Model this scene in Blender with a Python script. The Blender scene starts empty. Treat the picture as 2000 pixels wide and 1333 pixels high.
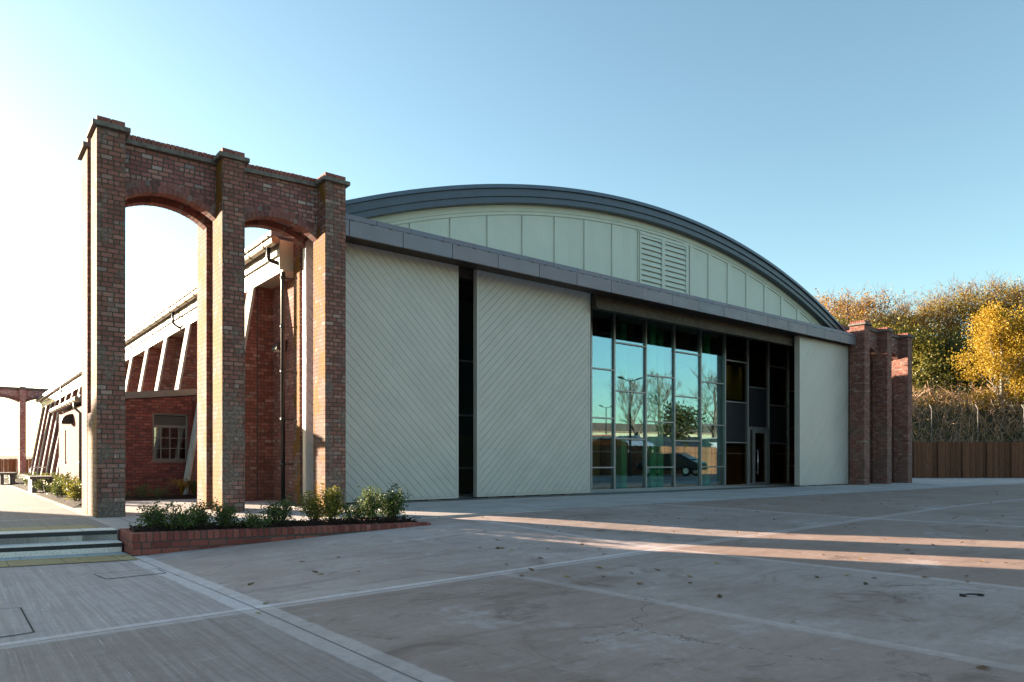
import bpy, math, random
from mathutils import Vector, noise as mnoise
R = math.radians
scene = bpy.context.scene
COL = scene.collection
rng = random.Random(7)

# ------------------------------------------------------------------ camera model (pixels of the 2000 px photo)
FPX, CX, HY, CH = 1380.0, 1000.0, 903.0, 0.88
YAW = math.atan(1730 / 1380)
FW = (math.cos(YAW), math.sin(YAW)); RT = (math.sin(YAW), -math.cos(YAW))
def ray(u, v):
    a = (u - CX) / FPX; b = (HY - v) / FPX
    return (FW[0] + a * RT[0], FW[1] + a * RT[1], b)
def on_y(u, v, y):                      # point of a wall plane y = const
    d = ray(u, v); t = y / d[1]
    return (d[0] * t, y, CH + d[2] * t)
def on_x(u, v, x):
    d = ray(u, v); t = x / d[0]
    return (x, d[1] * t, CH + d[2] * t)
def at_d(u, v, D):
    d = ray(u, v)
    return (d[0] * D, d[1] * D, CH + d[2] * D)
def smooth(t): t = max(0, min(1, t)); return t * t * (3 - 2 * t)
def yard_z(x, y):
    p = -.262 + .0165 * max(-6, min(x, 15.5))
    if x <= 1.8: e = -.268
    elif x < 5.7: e = -.268 + (x - 1.8) / 3.9 * .225
    elif x < 10: e = -.043 + (x - 5.7) / 4.3 * .035
    else: e = -.008
    t = smooth((y - 5.2) / (9.6 - 5.2))
    z = p * (1 - t) + e * t
    return z
def on_yard(u, v):
    z = -.2
    for _ in range(30):
        d = ray(u, v); t = (z - CH) / d[2]
        z = .5 * z + .5 * yard_z(d[0] * t, d[1] * t)
    return (d[0] * t, d[1] * t, z)

# ------------------------------------------------------------------ materials
class NT:
    def __init__(s, name):
        s.m = bpy.data.materials.new(name); s.m.use_nodes = True
        s.t = s.m.node_tree; s.t.nodes.clear()
        s.out = s.t.nodes.new('ShaderNodeOutputMaterial')
    def n(s, typ, **kw):
        nd = s.t.nodes.new('ShaderNode' + typ)
        for k, v in kw.items(): setattr(nd, k, v)
        return nd
    def put(s, sock, v):
        if hasattr(v, 'links') or hasattr(v, 'is_linked'): s.t.links.new(v, sock)
        elif isinstance(v, (tuple, list)) and len(v) == 3 and sock.type == 'RGBA': sock.default_value = (*v, 1)
        else: sock.default_value = v
    def math(s, op, a, b=0.0, c=None, clamp=False):
        nd = s.n('Math', operation=op, use_clamp=clamp)
        s.put(nd.inputs[0], a); s.put(nd.inputs[1], b)
        if c is not None: s.put(nd.inputs[2], c)
        return nd.outputs[0]
    def vmath(s, op, a, b=None, scale=None):
        nd = s.n('VectorMath', operation=op)
        s.put(nd.inputs[0], a)
        if b is not None: s.put(nd.inputs[1], b)
        if scale is not None: s.put(nd.inputs['Scale'], scale)
        return nd.outputs['Value'] if op in ('DOT_PRODUCT', 'LENGTH') else nd.outputs[0]
    def pos(s): return s.n('NewGeometry').outputs['Position']
    def obj(s): return s.n('TexCoord').outputs['Object']
    def island(s): return s.n('NewGeometry').outputs['Random Per Island']
    def sep(s, v):
        nd = s.n('SeparateXYZ'); s.put(nd.inputs[0], v); return nd.outputs
    def comb(s, x, y, z=0.0):
        nd = s.n('CombineXYZ')
        for i, v in enumerate((x, y, z)): s.put(nd.inputs[i], v)
        return nd.outputs[0]
    def noise(s, vec, scale, detail=3, rough=.55, col=False, dist=0.0):
        nd = s.n('TexNoise'); s.put(nd.inputs['Vector'], vec)
        nd.inputs['Scale'].default_value = scale; nd.inputs['Detail'].default_value = detail
        nd.inputs['Roughness'].default_value = rough; nd.inputs['Distortion'].default_value = dist
        return nd.outputs['Color' if col else 'Fac']
    def rng(s, v, a, b, c=0.0, d=1.0, sm=True):
        nd = s.n('MapRange'); nd.interpolation_type = 'SMOOTHSTEP' if sm else 'LINEAR'
        s.put(nd.inputs[0], v)
        for i, q in enumerate((a, b, c, d)): s.put(nd.inputs[i + 1], q)
        return nd.outputs[0]
    def mix(s, f, a, b, mode='MIX'):
        nd = s.n('Mix', data_type='RGBA', blend_type=mode)
        s.put(nd.inputs[0], f); s.put(nd.inputs[6], a); s.put(nd.inputs[7], b)
        return nd.outputs[2]
    def ramp(s, f, stops, const=False):
        nd = s.n('ValToRGB'); r = nd.color_ramp
        if const: r.interpolation = 'CONSTANT'
        while len(r.elements) < len(stops): r.elements.new(.5)
        for e, (p, c) in zip(r.elements, stops): e.position = p; e.color = (*c, 1)
        s.put(nd.inputs[0], f); return nd.outputs[0]
    def white(s, vec):
        nd = s.n('TexWhiteNoise', noise_dimensions='3D'); s.put(nd.inputs['Vector'], vec); return nd.outputs['Value']
    def bump(s, h, strength=.5, dist=.01):
        nd = s.n('Bump'); nd.inputs['Strength'].default_value = strength; nd.inputs['Distance'].default_value = dist
        s.put(nd.inputs['Height'], h); return nd.outputs[0]
    def bsdf(s, col, rough=.8, normal=None, metal=0.0, spec=.5, **kw):
        nd = s.n('BsdfPrincipled'); s.put(nd.inputs['Base Color'], col); s.put(nd.inputs['Roughness'], rough)
        nd.inputs['Metallic'].default_value = metal; nd.inputs['Specular IOR Level'].default_value = spec
        if normal is not None: s.put(nd.inputs['Normal'], normal)
        for k, v in kw.items(): s.put(nd.inputs[k.replace('_', ' ')], v)
        s.t.links.new(nd.outputs[0], s.out.inputs[0]); return nd
    def end(s, sh): s.t.links.new(sh, s.out.inputs[0]); return s.m

def plain(name, col, rough=.6, metal=0.0, var=.15, scale=6.0, bump=0.0, spec=.5):
    t = NT(name); p = t.pos()
    n = t.noise(p, scale, 4)
    c = t.mix(t.rng(n, .3, .7), tuple(q * (1 - var) for q in col), tuple(min(1, q * (1 + var)) for q in col))
    n2 = t.noise(p, scale * 9, 3)
    t.bsdf(c, t.rng(n2, .2, .8, rough - .07, min(1, rough + .07)), t.bump(n2, bump, .004) if bump else None, metal, spec)
    return t.m

def brick_mat(name, stops, mortar, bw=.17, ch=.078, grime=.0, splash=.12, lichen=0.0, mw=.006, flemish=False):
    t = NT(name); p = t.pos()
    w = t.vmath('SCALE', t.vmath('SUBTRACT', t.noise(p, 17, 2, col=True), (.5, .5, .5)), scale=.014)
    x, y, z = t.sep(t.vmath('ADD', p, w))
    u = t.math('ADD', x, y)
    rowf = t.math('DIVIDE', z, ch); row = t.math('FLOOR', rowf); fz = t.math('FRACT', rowf)
    m4 = t.math('MODULO', t.math('ADD', row, 400), 2 if flemish else 4)
    hdr = t.math('LESS_THAN', m4, .5)
    bwv = t.math('MULTIPLY', bw, t.math('SUBTRACT', 1, t.math('MULTIPLY', hdr, .0 if flemish else .5)))
    off = t.math('ADD', t.math('MULTIPLY', t.math('MODULO', t.math('ADD', row, 400), 2), .5), t.math('MULTIPLY', t.white(t.comb(row, 3.3)), .16))
    uf = t.math('ADD', t.math('DIVIDE', u, bwv), off)
    colm = t.math('FLOOR', uf); fx = t.math('FRACT', uf)
    ex = t.math('MULTIPLY', t.math('MINIMUM', fx, t.math('SUBTRACT', 1, fx)), bwv)
    ez = t.math('MULTIPLY', t.math('MINIMUM', fz, t.math('SUBTRACT', 1, fz)), ch)
    d = t.math('MINIMUM', ex, ez)
    mask = t.rng(d, mw * .6, mw * 1.5)
    rnd = t.white(t.comb(row, colm, 1.7))
    fine = t.noise(p, 60, 4, .7)
    c = t.ramp(rnd, stops)
    c = t.mix(t.rng(fine, .25, .75, .0, .45), c, (.07, .032, .027))
    c = t.mix(t.rng(t.noise(p, 26, 4, .8), .60, .72, 0, .4), c, (.40, .27, .23))
    sp = t.noise(t.vmath('MULTIPLY', p, (1, 1, 1.6)), 9, 5, .8)
    c = t.mix(t.rng(sp, .58, .72, 0, splash * 4, True), c, (.46, .36, .33))
    c = t.mix(mask, t.mix(fine, mortar, tuple(q * .6 for q in mortar)), c)
    big = t.noise(p, 1.1, 5, .62)
    if grime:
        # old render and cement smears left on the reclaimed piers, heavier low down
        zz = t.rng(z, 0, 3.4, .07, -.05, False)
        g = t.noise(t.vmath('MULTIPLY', p, (1.5, 1.5, .8)), 2.0, 7, .72)
        gm = t.rng(t.math('ADD', g, zz), .47, .60, 0, grime)
        sp2 = t.noise(p, 42, 4, .8)
        gc = t.mix(t.rng(sp2, .45, .7), (.105, .085, .07), (.3, .27, .24))
        c = t.mix(gm, c, gc)
        wsp = t.rng(t.noise(p, 13, 6, .8), .655, .70, 0, .75)
        c = t.mix(wsp, c, (.5, .47, .45))
    if lichen:
        l = t.rng(t.math('ADD', t.noise(t.vmath('MULTIPLY', p, (1, 1, .55)), 2.1, 5, .6, dist=.8), t.math('MULTIPLY', t.noise(p, 22, 3, .7), .16)), .57, .63, 0, lichen)
        nx = t.sep(t.n('NewGeometry').outputs['Normal'])[0]
        l = t.math('MULTIPLY', l, t.rng(nx, -.6, -.3, 1, 0))
        c = t.mix(l, c, (.17, .075, .006))
    c = t.mix(t.rng(big, .3, .7, .18, 0), c, (.06, .035, .03))
    h = t.math('ADD', t.math('MULTIPLY', mask, 1.0), t.math('MULTIPLY', fine, .5))
    t.bsdf(c, .9, t.bump(h, .75, .008), spec=.2)
    return t.m

OLD = [(0, (.155, .066, .055)), (.2, (.21, .08, .064)), (.45, (.25, .095, .074)), (.66, (.285, .116, .09)), (.86, (.33, .155, .12)), (.95, (.24, .155, .14)), (1, (.40, .25, .21))]
PINK = [(0, (.20, .08, .075)), (.25, (.27, .10, .09)), (.55, (.33, .13, .115)), (.8, (.41, .21, .18)), (.93, (.25, .2, .205)), (1, (.52, .37, .33))]
NEW = [(0, (.11, .028, .028)), (.3, (.20, .045, .04)), (.6, (.26, .06, .05)), (.85, (.30, .085, .07)), (1, (.16, .04, .04))]
OLD = [(p_, tuple(min(1, q * 1.16) for q in c_)) for p_, c_ in OLD]; PINK = [(p_, tuple(min(1, q * 1.14) for q in c_)) for p_, c_ in PINK]
M = {}
M['pier'] = brick_mat('weathered_pier_brick', OLD, (.085, .066, .052), mw=.0085, grime=.75, splash=.09, lichen=.9)
M['pier_dark'] = brick_mat('dark_pier_brick', OLD, (.09, .072, .062), grime=.45, splash=.10)
M['arch'] = brick_mat('repointed_arch_brick', PINK, (.095, .08, .07), grime=.12, splash=.17, mw=.009)
M['wall'] = brick_mat('old_wall_brick', OLD, (.10, .075, .06), grime=.25, splash=.12)
M['annex'] = brick_mat('new_red_brick', NEW, (.075, .055, .048), bw=.175, ch=.075, splash=.16, mw=.009, flemish=True)
M['rear'] = brick_mat('hazed_rear_brick', [(p_, tuple(min(1, q * 1.7) for q in c_)) for p_, c_ in PINK], (.3, .24, .2), grime=.1)  # brick and mortar colours lightened to stand in for haze and sun glare

def block_mat(name, stops, rough=.85):
    t = NT(name); p = t.pos(); r = t.island()
    f = t.noise(p, 55, 4, .7)
    c = t.mix(t.rng(f, .25, .8, 0, .45), t.ramp(r, stops), (.07, .03, .026))
    c = t.mix(t.rng(t.noise(p, 11, 4, .7), .62, .72, 0, .35), c, (.4, .3, .27))
    t.bsdf(c, rough, t.bump(f, .5, .006), spec=.25); return t.m
M['coping_brick'] = block_mat('coping_brick', [(0, (.17, .06, .05)), (.5, (.24, .085, .07)), (1, (.29, .12, .095))])
M['voussoir'] = block_mat('voussoir_brick', [(0, (.10, .055, .055)), (.3, (.2, .08, .07)), (.7, (.27, .11, .095)), (.9, (.16, .13, .13)), (1, (.36, .22, .19))])
M['planter_brick'] = block_mat('planter_brick', [(0, (.17, .045, .035)), (.4, (.27, .072, .055)), (.8, (.32, .10, .075)), (1, (.2, .075, .06))])
M['mortar'] = plain('mortar', (.075, .06, .05), .95, var=.25, scale=30, bump=.4)
M['slab'] = plain('coping_slab_concrete', (.125, .108, .095), .9, var=.3, scale=14, bump=.4)
M['concrete_pale'] = plain('pale_buttress_concrete', (.38, .35, .31), .85, var=.15, scale=5, bump=.3)
M['cream'] = plain('cream_painted_timber', (.33, .30, .23), .55, var=.06, scale=3)
M['gutter'] = plain('bronze_gutter_metal', (.16, .125, .085), .4, .6, .2, 10)
M['black'] = plain('black_pipe_paint', (.012, .012, .012), .35)
M['annex_trim'] = plain('grey_brown_trim', (.115, .098, .085), .5, var=.08)
M['frame_grey'] = plain('grey_window_frame', (.12, .11, .10), .5, var=.06)
M['sage_door'] = None
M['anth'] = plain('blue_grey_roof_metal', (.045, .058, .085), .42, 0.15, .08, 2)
M['anth_trim'] = plain('blue_grey_roof_trim', (.055, .075, .115), .35, 0.25, .08, 2)  # slightly lighter, glossier blue grey for the outer trim
M['dark_steel'] = plain('dark_track_steel', (.045, .03, .022), .6, .2, .4, 8)
M['soffit'] = plain('brown_soffit_board', (.10, .075, .045), .7, var=.3, scale=5)
M['mullion'] = plain('grey_aluminium_mullion', (.26, .25, .26), .38, .55, .06, 4)
M['spandrel'] = plain('charcoal_spandrel_panel', (.022, .022, .026), .22, 0, .1, 4)
M['steel'] = plain('brushed_steel', (.6, .6, .6), .3, .9, .06)
M['black_gap'] = plain('dark_backing', (.02, .022, .02), .9)
M['interior'] = plain('interior_floor', (.22, .19, .15), .5, var=.2)
M['interior_wall'] = plain('interior_wall_board', (.07, .055, .03), .8, var=.3)
M['olive'] = plain('interior_olive_panel', (.20, .20, .06), .7, var=.2, scale=2)
M['ochre'] = plain('interior_ochre_board', (.30, .13, .03), .7, var=.25, scale=2)
M['teal'] = plain('teal_column_paint', (.12, .75, .60), .35, var=.1)
M['granite'] = plain('step_granite', (.74, .66, .60), .8, var=.25, scale=90, bump=.3)
M['nosing'] = plain('black_step_nosing', (.018, .018, .021), .55, var=.3, scale=40)
M['timber_dark'] = None
M['lid'] = plain('white_lamp_glass', (.7, .7, .65), .4)
M['galv'] = plain('galvanised_post', (.45, .46, .46), .5, .6, .1, 12)
M['car_dark'] = plain('dark_car_paint', (.015, .02, .03), .15, .2, .05)
M['car_white'] = plain('white_car_paint', (.3, .31, .32), .2, 0, .05)
M['car_red'] = plain('orange_red_car_paint', (.26, .06, .02), .2, 0, .05)
M['car_blue'] = plain('blue_car_paint', (.03, .045, .09), .2, 0.1, .05)
M['car_glass'] = plain('car_window_glass', (.02, .025, .03), .06, 0, .05)
M['tyre'] = plain('tyre_rubber', (.015, .015, .015), .9)
M['cladding'] = plain('pale_warehouse_cladding', (.26, .22, .15), .7, var=.08, scale=.6)
M['roof_brown'] = plain('brown_warehouse_roof', (.16, .09, .06), .7, var=.1)

def sage(name, a, b, rough=.5):
    t = NT(name); p = t.pos()
    n = t.noise(p, 1.3, 5, .6); r = t.island()
    c = t.mix(t.rng(n, .3, .7), a, b)
    c = t.mix(t.math('MULTIPLY', r, .16), c, tuple(q * .72 for q in a))
    z = t.sep(p)[2]
    st = t.noise(t.vmath('MULTIPLY', p, (6, 6, .5)), 3, 4)
    c = t.mix(t.math('MULTIPLY', t.rng(st, .55, .75), .12), c, (.2, .2, .16))
    f = t.noise(p, 160, 2)
    t.bsdf(c, t.rng(n, .3, .7, rough - .06, rough + .06), t.bump(f, .12, .002), spec=.4); return t.m
M['sage_door'] = sage('sage_green_door_boards', (.43, .385, .355), (.48, .43, .395), .40)
M['sage_gable'] = sage('sage_green_gable', (.49, .525, .48), (.53, .565, .515), .6)

def zinc():
    t = NT('patinated_zinc'); p = t.pos(); r = t.island()
    c = t.ramp(r, [(0, (.15, .125, .15)), (.5, (.185, .155, .175)), (1, (.155, .15, .18))])
    n = t.noise(t.vmath('MULTIPLY', p, (1, 1, 1.5)), 2.4, 6, .7, dist=.6)
    c = t.mix(t.rng(n, .42, .7, 0, .5), c, (.19, .185, .205))
    sm = t.rng(t.noise(t.vmath('MULTIPLY', p, (.8, 1, 3)), 3.1, 5, .65, dist=1.5), .66, .72, 0, .55)
    c = t.mix(sm, c, (.34, .36, .40))
    t.bsdf(c, t.rng(n, .3, .7, .42, .62), None, .35, .5); return t.m
M['zinc'] = zinc()

def timber(name, a, b, fin=.06):
    t = NT(name); p = t.pos(); r = t.island()
    g = t.noise(t.vmath('MULTIPLY', p, (9, 9, .6)), 4, 6, .65)
    c = t.mix(t.rng(g, .25, .75), a, b)
    c = t.mix(t.math('MULTIPLY', r, .5), c, tuple(q * .45 for q in a))
    t.bsdf(c, .85, t.bump(g, .5, .006), spec=.2); return t.m
M['timber_dark'] = timber('dark_brown_fence_boards', (.11, .048, .028), (.22, .10, .056))
M['timber_tan'] = timber('tan_fence_boards', (.20, .10, .045), (.30, .16, .075))

def glass(name, refl, tint, rough=0.0, cast=(1, 1, 1), more=.45):
    t = NT(name)
    tr = t.n('BsdfTransparent'); tr.inputs[0].default_value = (*tint, 1)
    gl = t.n('BsdfGlossy'); gl.inputs[0].default_value = (*cast, 1); gl.inputs['Roughness'].default_value = rough
    lw = t.n('LayerWeight'); lw.inputs[0].default_value = .35
    f = t.rng(lw.outputs['Facing'], 0, 1, refl, min(1, refl + more), False)
    mx = t.n('MixShader'); t.put(mx.inputs[0], f)
    t.t.links.new(tr.outputs[0], mx.inputs[1]); t.t.links.new(gl.outputs[0], mx.inputs[2])
    return t.end(mx.outputs[0])
M['glass'] = glass('solar_control_glass', .20, (.74, .76, .62), cast=(.46, .76, .94), more=.34)
M['glass_dim'] = glass('clear_dark_glass', .03, (.42, .43, .33), more=.10)
M['glass_win'] = glass('window_glass', .16, (.6, .6, .6))

def emis(name, col, s):
    t = NT(name); e = t.n('Emission'); e.inputs[0].default_value = (*col, 1); e.inputs[1].default_value = s
    return t.end(e.outputs[0])
M['matte_black'] = plain('matte_black_baffle', (.0015, .0015, .0015), 1.0, spec=0)
M['fill_disc'] = emis('added_fill_glow', (1, .8, .55), 10.0)  # glow for the hidden discs added to brighten the interior
M['lamp_strip'] = emis('lit_strip_lamp', (1, .82, .6), .5)

# ---- ground materials
def concrete_yard():
    t = NT('yard_concrete'); p = t.pos(); x, y, z = t.sep(p)
    def line(u0, v0, u1, v1):
        a = on_yard(u0, v0); b = on_yard(u1, v1)
        dx, dy = b[0] - a[0], b[1] - a[1]; L = math.hypot(dx, dy)
        return (-dy / L, dx / L, -(-dy * a[0] + dx * a[1]) / L)
    wob = t.math('MULTIPLY', t.math('SUBTRACT', t.noise(p, 4.5, 4, .6), .5), .05)
    def sd(l): return t.math('ADD', t.math('ADD', t.math('MULTIPLY', x, l[0]), t.math('MULTIPLY', y, l[1])), t.math('ADD', wob, l[2]))
    def band(l, hw, soft=.02):
        return t.rng(t.math('ABSOLUTE', sd(l)), hw, hw + soft, 1, 0)
    def groove(l, w=.007):
        q = t.math('ADD', t.math('ADD', t.math('MULTIPLY', x, l[0]), t.math('MULTIPLY', y, l[1])), l[2])
        return t.rng(t.math('ABSOLUTE', q), w * .6, w * 1.4, 1, 0)
    Ld = line(281, 1097, 825, 1333)      # joint running away, beside the steps
    Lf = line(0, 1263, 1300, 1072)       # joint running across
    Lf2 = line(1300, 1072, 2000, 975)
    Lr1 = line(1040, 1131, 2000, 1308)
    Lr2 = line(1310, 1073, 2000, 1150)
    Lb1 = line(1285, 985, 1720, 1014)
    La = line(1000, 1000, 1500, 972)
    print('joints', Ld, Lf)
    big = t.noise(p, .55, 5, .6); mid = t.noise(p, 3.2, 6, .65); fine = t.noise(p, 120, 3, .7)
    left = t.rng(sd(Ld), -.02, .02, 1, 0)      # which side
    # brushed finish on the slabs beside the steps
    bx = t.vmath('MULTIPLY', p, (30, .5, 1)); br = t.noise(bx, 1.0, 6, .85)
    bx2 = t.vmath('MULTIPLY', p, (75, 1.1, 1)); br2 = t.noise(bx2, 1.0, 4, .8)
    base = t.mix(t.rng(big, .3, .7), (.17, .15, .14), (.27, .255, .25))
    base = t.mix(t.rng(mid, .35, .7, 0, .55), base, (.29, .28, .285))
    # slab to slab differences
    s1 = t.math('GREATER_THAN', sd(Lf), 0); s2 = t.math('GREATER_THAN', sd(Lr1), 0); s3 = t.math('GREATER_THAN', sd(Lr2), 0)
    idx = t.comb(t.math('ADD', s1, t.math('MULTIPLY', s2, 2)), t.math('ADD', t.math('MULTIPLY', s3, 3), t.math('GREATER_THAN', sd(Lb1), 0)), t.math('GREATER_THAN', sd(La), 0))
    base = t.mix(t.rng(t.white(idx), 0, 1, 0, .65, False), base, (.17, .13, .105))
    # dark scuffs and tyre swirls
    sc = t.noise(t.vmath('MULTIPLY', p, (1, .8, 1)), 1.5, 6, .72, dist=1.4)
    base = t.mix(t.rng(sc, .52, .72, 0, .75), base, (.10, .08, .07))
    sk = t.noise(t.vmath('MULTIPLY', p, (.5, 3.5, 1)), 1.3, 6, .75, dist=.5)
    base = t.mix(t.rng(sk, .50, .68, 0, .5), base, (.12, .10, .09))
    base = t.mix(t.rng(t.noise(p, 1.1, 7, .75), .56, .68, 0, .5), base, (.33, .33, .35))
    vo = t.n('TexVoronoi'); t.put(vo.inputs['Vector'], p); vo.inputs['Scale'].default_value = .8
    vd = t.math('ADD', vo.outputs['Distance'], t.math('MULTIPLY', t.noise(p, 8, 4), .12))
    ring = t.math('MULTIPLY', t.rng(vd, .12, .30, 1, 0), t.rng(t.noise(p, 18, 5, .8, dist=2.), .46, .62))
    ring = t.math('MULTIPLY', ring, t.math('GREATER_THAN', t.sep(vo.outputs['Color'])[0], .45))
    base = t.mix(t.math('MULTIPLY', ring, .85), base, (.06, .052, .05))
    stripes = t.mix(t.rng(br, .36, .64), (.165, .155, .155), (.255, .245, .25))
    stripes = t.mix(t.rng(big, .4, .65, 0, .45), stripes, (.17, .15, .14))
    stripes = t.mix(t.rng(br2, .60, .72, 0, .75), stripes, (.46, .47, .49))
    stripes = t.mix(t.rng(mid, .5, .7, 0, .35), stripes, (.16, .145, .13))
    c = t.mix(t.math('MULTIPLY', left, .85), base, stripes)
    # paler trowelled margins along joints
    pale = (.40, .40, .415)
    for l, hw, st in ((Ld, .115, .6), (Lf, .085, .6), (Lf2, .075, .5), (Lr1, .05, .35), (Lr2, .05, .5), (Lb1, .1, .4)):
        m = band(l, hw)
        if l is Lr1 or l is Lr2 or l is Lb1: m = t.math('MULTIPLY', m, t.math('SUBTRACT', 1, left))
        if l is Lf: m = t.math('MULTIPLY', m, t.rng(x, 6.4, 6.7, 1, 0))
        if l is Lf2: m = t.math('MULTIPLY', m, t.rng(x, 6.2, 6.5, 0, 1))
        if l in (Lr1,): m = t.math('MULTIPLY', m, t.math('LESS_THAN', sd(Lf), 0))
        c = t.mix(t.math('MULTIPLY', m, t.rng(mid, .2, .7, st * .6, st)), c, pale)
    for l in (Ld, Lf, Lf2):
        g = groove(l)
        if l is Lf: g = t.math('MULTIPLY', g, t.math('LESS_THAN', x, 6.5))
        if l is Lf2: g = t.math('MULTIPLY', g, t.math('GREATER_THAN', x, 6.4))
        c = t.mix(t.math('MULTIPLY', g, .8), c, (.05, .045, .045))
    c = t.mix(t.rng(fine, .3, .8, 0, .3), c, (.12, .11, .105))
    c = t.mix(t.rng(t.noise(p, 30, 4, .8), .66, .72, 0, .4), c, (.42, .42, .42))
    c = t.mix(t.rng(t.noise(p, 14, 5, .8), .35, .7, .0, .30), c, (.13, .115, .11))
    c = t.mix(t.rng(t.noise(t.vmath('MULTIPLY', p, (.6, 1.6, 1)), 6, 6, .8), .55, .72, .0, .38), c, (.30, .29, .30))
    pk = t.n('TexVoronoi', feature='DISTANCE_TO_EDGE'); t.put(pk.inputs['Vector'], t.vmath('ADD', p, t.vmath('SCALE', t.noise(p, 2.2, 4, .7, col=True), scale=.5))); pk.inputs['Scale'].default_value = .22
    c = t.mix(t.math('MULTIPLY', t.rng(pk.outputs['Distance'], .0006, .0016, .55, 0), t.rng(big, .48, .56)), c, (.05, .045, .045))
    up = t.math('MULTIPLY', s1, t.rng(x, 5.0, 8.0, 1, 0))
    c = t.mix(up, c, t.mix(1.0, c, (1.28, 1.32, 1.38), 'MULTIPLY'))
    c = t.mix(1.0, c, (1.52, 1.27, 1.19), 'MULTIPLY')
    bc = t.n('BrightContrast'); t.put(bc.inputs[0], c); bc.inputs['Contrast'].default_value = .22; bc.inputs['Bright'].default_value = .07; c = bc.outputs[0]
    h = t.math('ADD', t.math('MULTIPLY', fine, .4), t.math('MULTIPLY', t.math('MULTIPLY', br2, left), .8))
    t.bsdf(c, t.rng(mid, .3, .7, .72, .9), t.bump(h, .35, .006), spec=.35)
    return t.m
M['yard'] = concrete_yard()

def concrete_apron():
    t = NT('apron_concrete'); p = t.pos(); x, y, z = t.sep(p)
    big = t.noise(p, .7, 5, .6); mid = t.noise(p, 3.6, 6, .68); fine = t.noise(p, 130, 3, .7)
    br = t.noise(t.vmath('MULTIPLY', p, (24, .4, 1)), 1, 4, .8)
    c = t.mix(t.rng(big, .3, .7), (.27, .26, .255), (.37, .36, .36))
    c = t.mix(t.rng(mid, .45, .72, 0, .5), c, (.23, .21, .195))
    path = t.rng(x, 1.72, 1.74, 1, 0)
    c = t.mix(t.math('MULTIPLY', path, .8), c, t.mix(mid, (.13, .115, .105), (.20, .18, .17)))
    c = t.mix(t.math('MULTIPLY', t.math('MULTIPLY', path, t.rng(br, .4, .65)), .55), c, (.10, .09, .08))
    jy = t.math('ABSOLUTE', t.math('SUBTRACT', t.math('FRACT', t.math('DIVIDE', t.math('ADD', y, .9), 3.1)), .5))
    c = t.mix(t.math('MULTIPLY', path, t.rng(jy, .02, .03, .5, 0)), c, (.34, .33, .32))
    jx = t.math('ABSOLUTE', t.math('SUBTRACT', t.math('FRACT', t.math('DIVIDE', x, 4.2)), .5))
    c = t.mix(t.math('MULTIPLY', t.math('SUBTRACT', 1, path), t.rng(jx, .002, .004, .6, 0)), c, (.08, .07, .07))
    c = t.mix(t.rng(fine, .3, .8, 0, .25), c, (.14, .13, .12))
    c = t.mix(1.0, c, (1.36, 1.24, 1.2), 'MULTIPLY')
    t.bsdf(c, .85, t.bump(fine, .3, .005), spec=.3); return t.m
M['apron'] = concrete_apron()

def tile_mat(name, a, b, sx, grout=.004):
    t = NT(name); p = t.pos(); x, y, z = t.sep(p)
    k = t.math('FLOOR', t.math('DIVIDE', x, sx)); f = t.math('FRACT', t.math('DIVIDE', x, sx))
    n = t.noise(t.vmath('MULTIPLY', p, (2.5, 9, 1)), 2, 5, .6)
    c = t.mix(t.rng(n, .3, .7), a, b)
    c = t.mix(t.math('MULTIPLY', t.white(t.comb(k, 1.0)), .3), c, tuple(q * .6 for q in a))
    e = t.math('MULTIPLY', t.math('MINIMUM', f, t.math('SUBTRACT', 1, f)), sx)
    c = t.mix(t.rng(e, grout * .7, grout * 1.4, .85, 0), c, (.06, .05, .045))
    fine = t.noise(p, 90, 3)
    t.bsdf(c, .85, t.bump(fine, .3, .004), spec=.3); return t.m
M['yellow_tile'] = tile_mat('buff_sandstone_paving', (.36, .25, .11), (.46, .36, .2), .52)
M['grey_tile'] = tile_mat('grey_stone_paving', (.40, .43, .45), (.52, .54, .55), .66)

def soil(name, a, b, scale=40):
    t = NT(name); p = t.pos(); n = t.noise(p, scale, 5, .75); n2 = t.noise(p, 3, 3)
    c = t.mix(t.rng(n, .3, .75), a, b)
    t.bsdf(c, .95, t.bump(n, 1.0, .03), spec=.15); return t.m
M['mulch'] = soil('bark_mulch', (.012, .008, .006), (.06, .035, .022))
M['earth'] = soil('rough_ground', (.05, .05, .02), (.12, .10, .05), 3)
M['bank'] = soil('bank_soil', (.025, .022, .012), (.06, .05, .025), 4)
M['hill'] = soil('distant_hill', (.05, .06, .04), (.09, .10, .07), .05)

def leaf_mat(name, cols, rough=.5, trans=.35):
    t = NT(name); r = t.island(); p = t.pos()
    c = t.ramp(r, [(i / (len(cols) - 1), q) for i, q in enumerate(cols)])
    n = t.noise(p, .7, 3)
    c = t.mix(t.rng(n, .3, .7, .0, .3), c, tuple(q * .55 for q in cols[0]))
    d = t.n('BsdfPrincipled'); t.put(d.inputs['Base Color'], c); d.inputs['Roughness'].default_value = rough; d.inputs['Specular IOR Level'].default_value = .3
    tl = t.n('BsdfTranslucent'); t.put(tl.inputs[0], c)
    mx = t.n('MixShader'); mx.inputs[0].default_value = trans
    t.t.links.new(d.outputs[0], mx.inputs[1]); t.t.links.new(tl.outputs[0], mx.inputs[2])
    return t.end(mx.outputs[0])
M['leaf_shrub'] = leaf_mat('shrub_leaf', [(.04, .07, .018), (.08, .12, .025), (.13, .17, .035), (.06, .09, .022)])
M['leaf_yellow'] = leaf_mat('yellow_green_leaf', [(.10, .12, .02), (.22, .2, .03), (.3, .24, .03), (.12, .14, .025)])
M['leaf_bed'] = leaf_mat('bed_leaf', [(.05, .08, .02), (.1, .13, .03), (.16, .16, .04), (.07, .09, .03)])
M['leaf_gold'] = leaf_mat('golden_birch_leaf', [(.27, .155, .014), (.43, .26, .022), (.49, .33, .04), (.32, .26, .035)], trans=.45)
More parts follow.
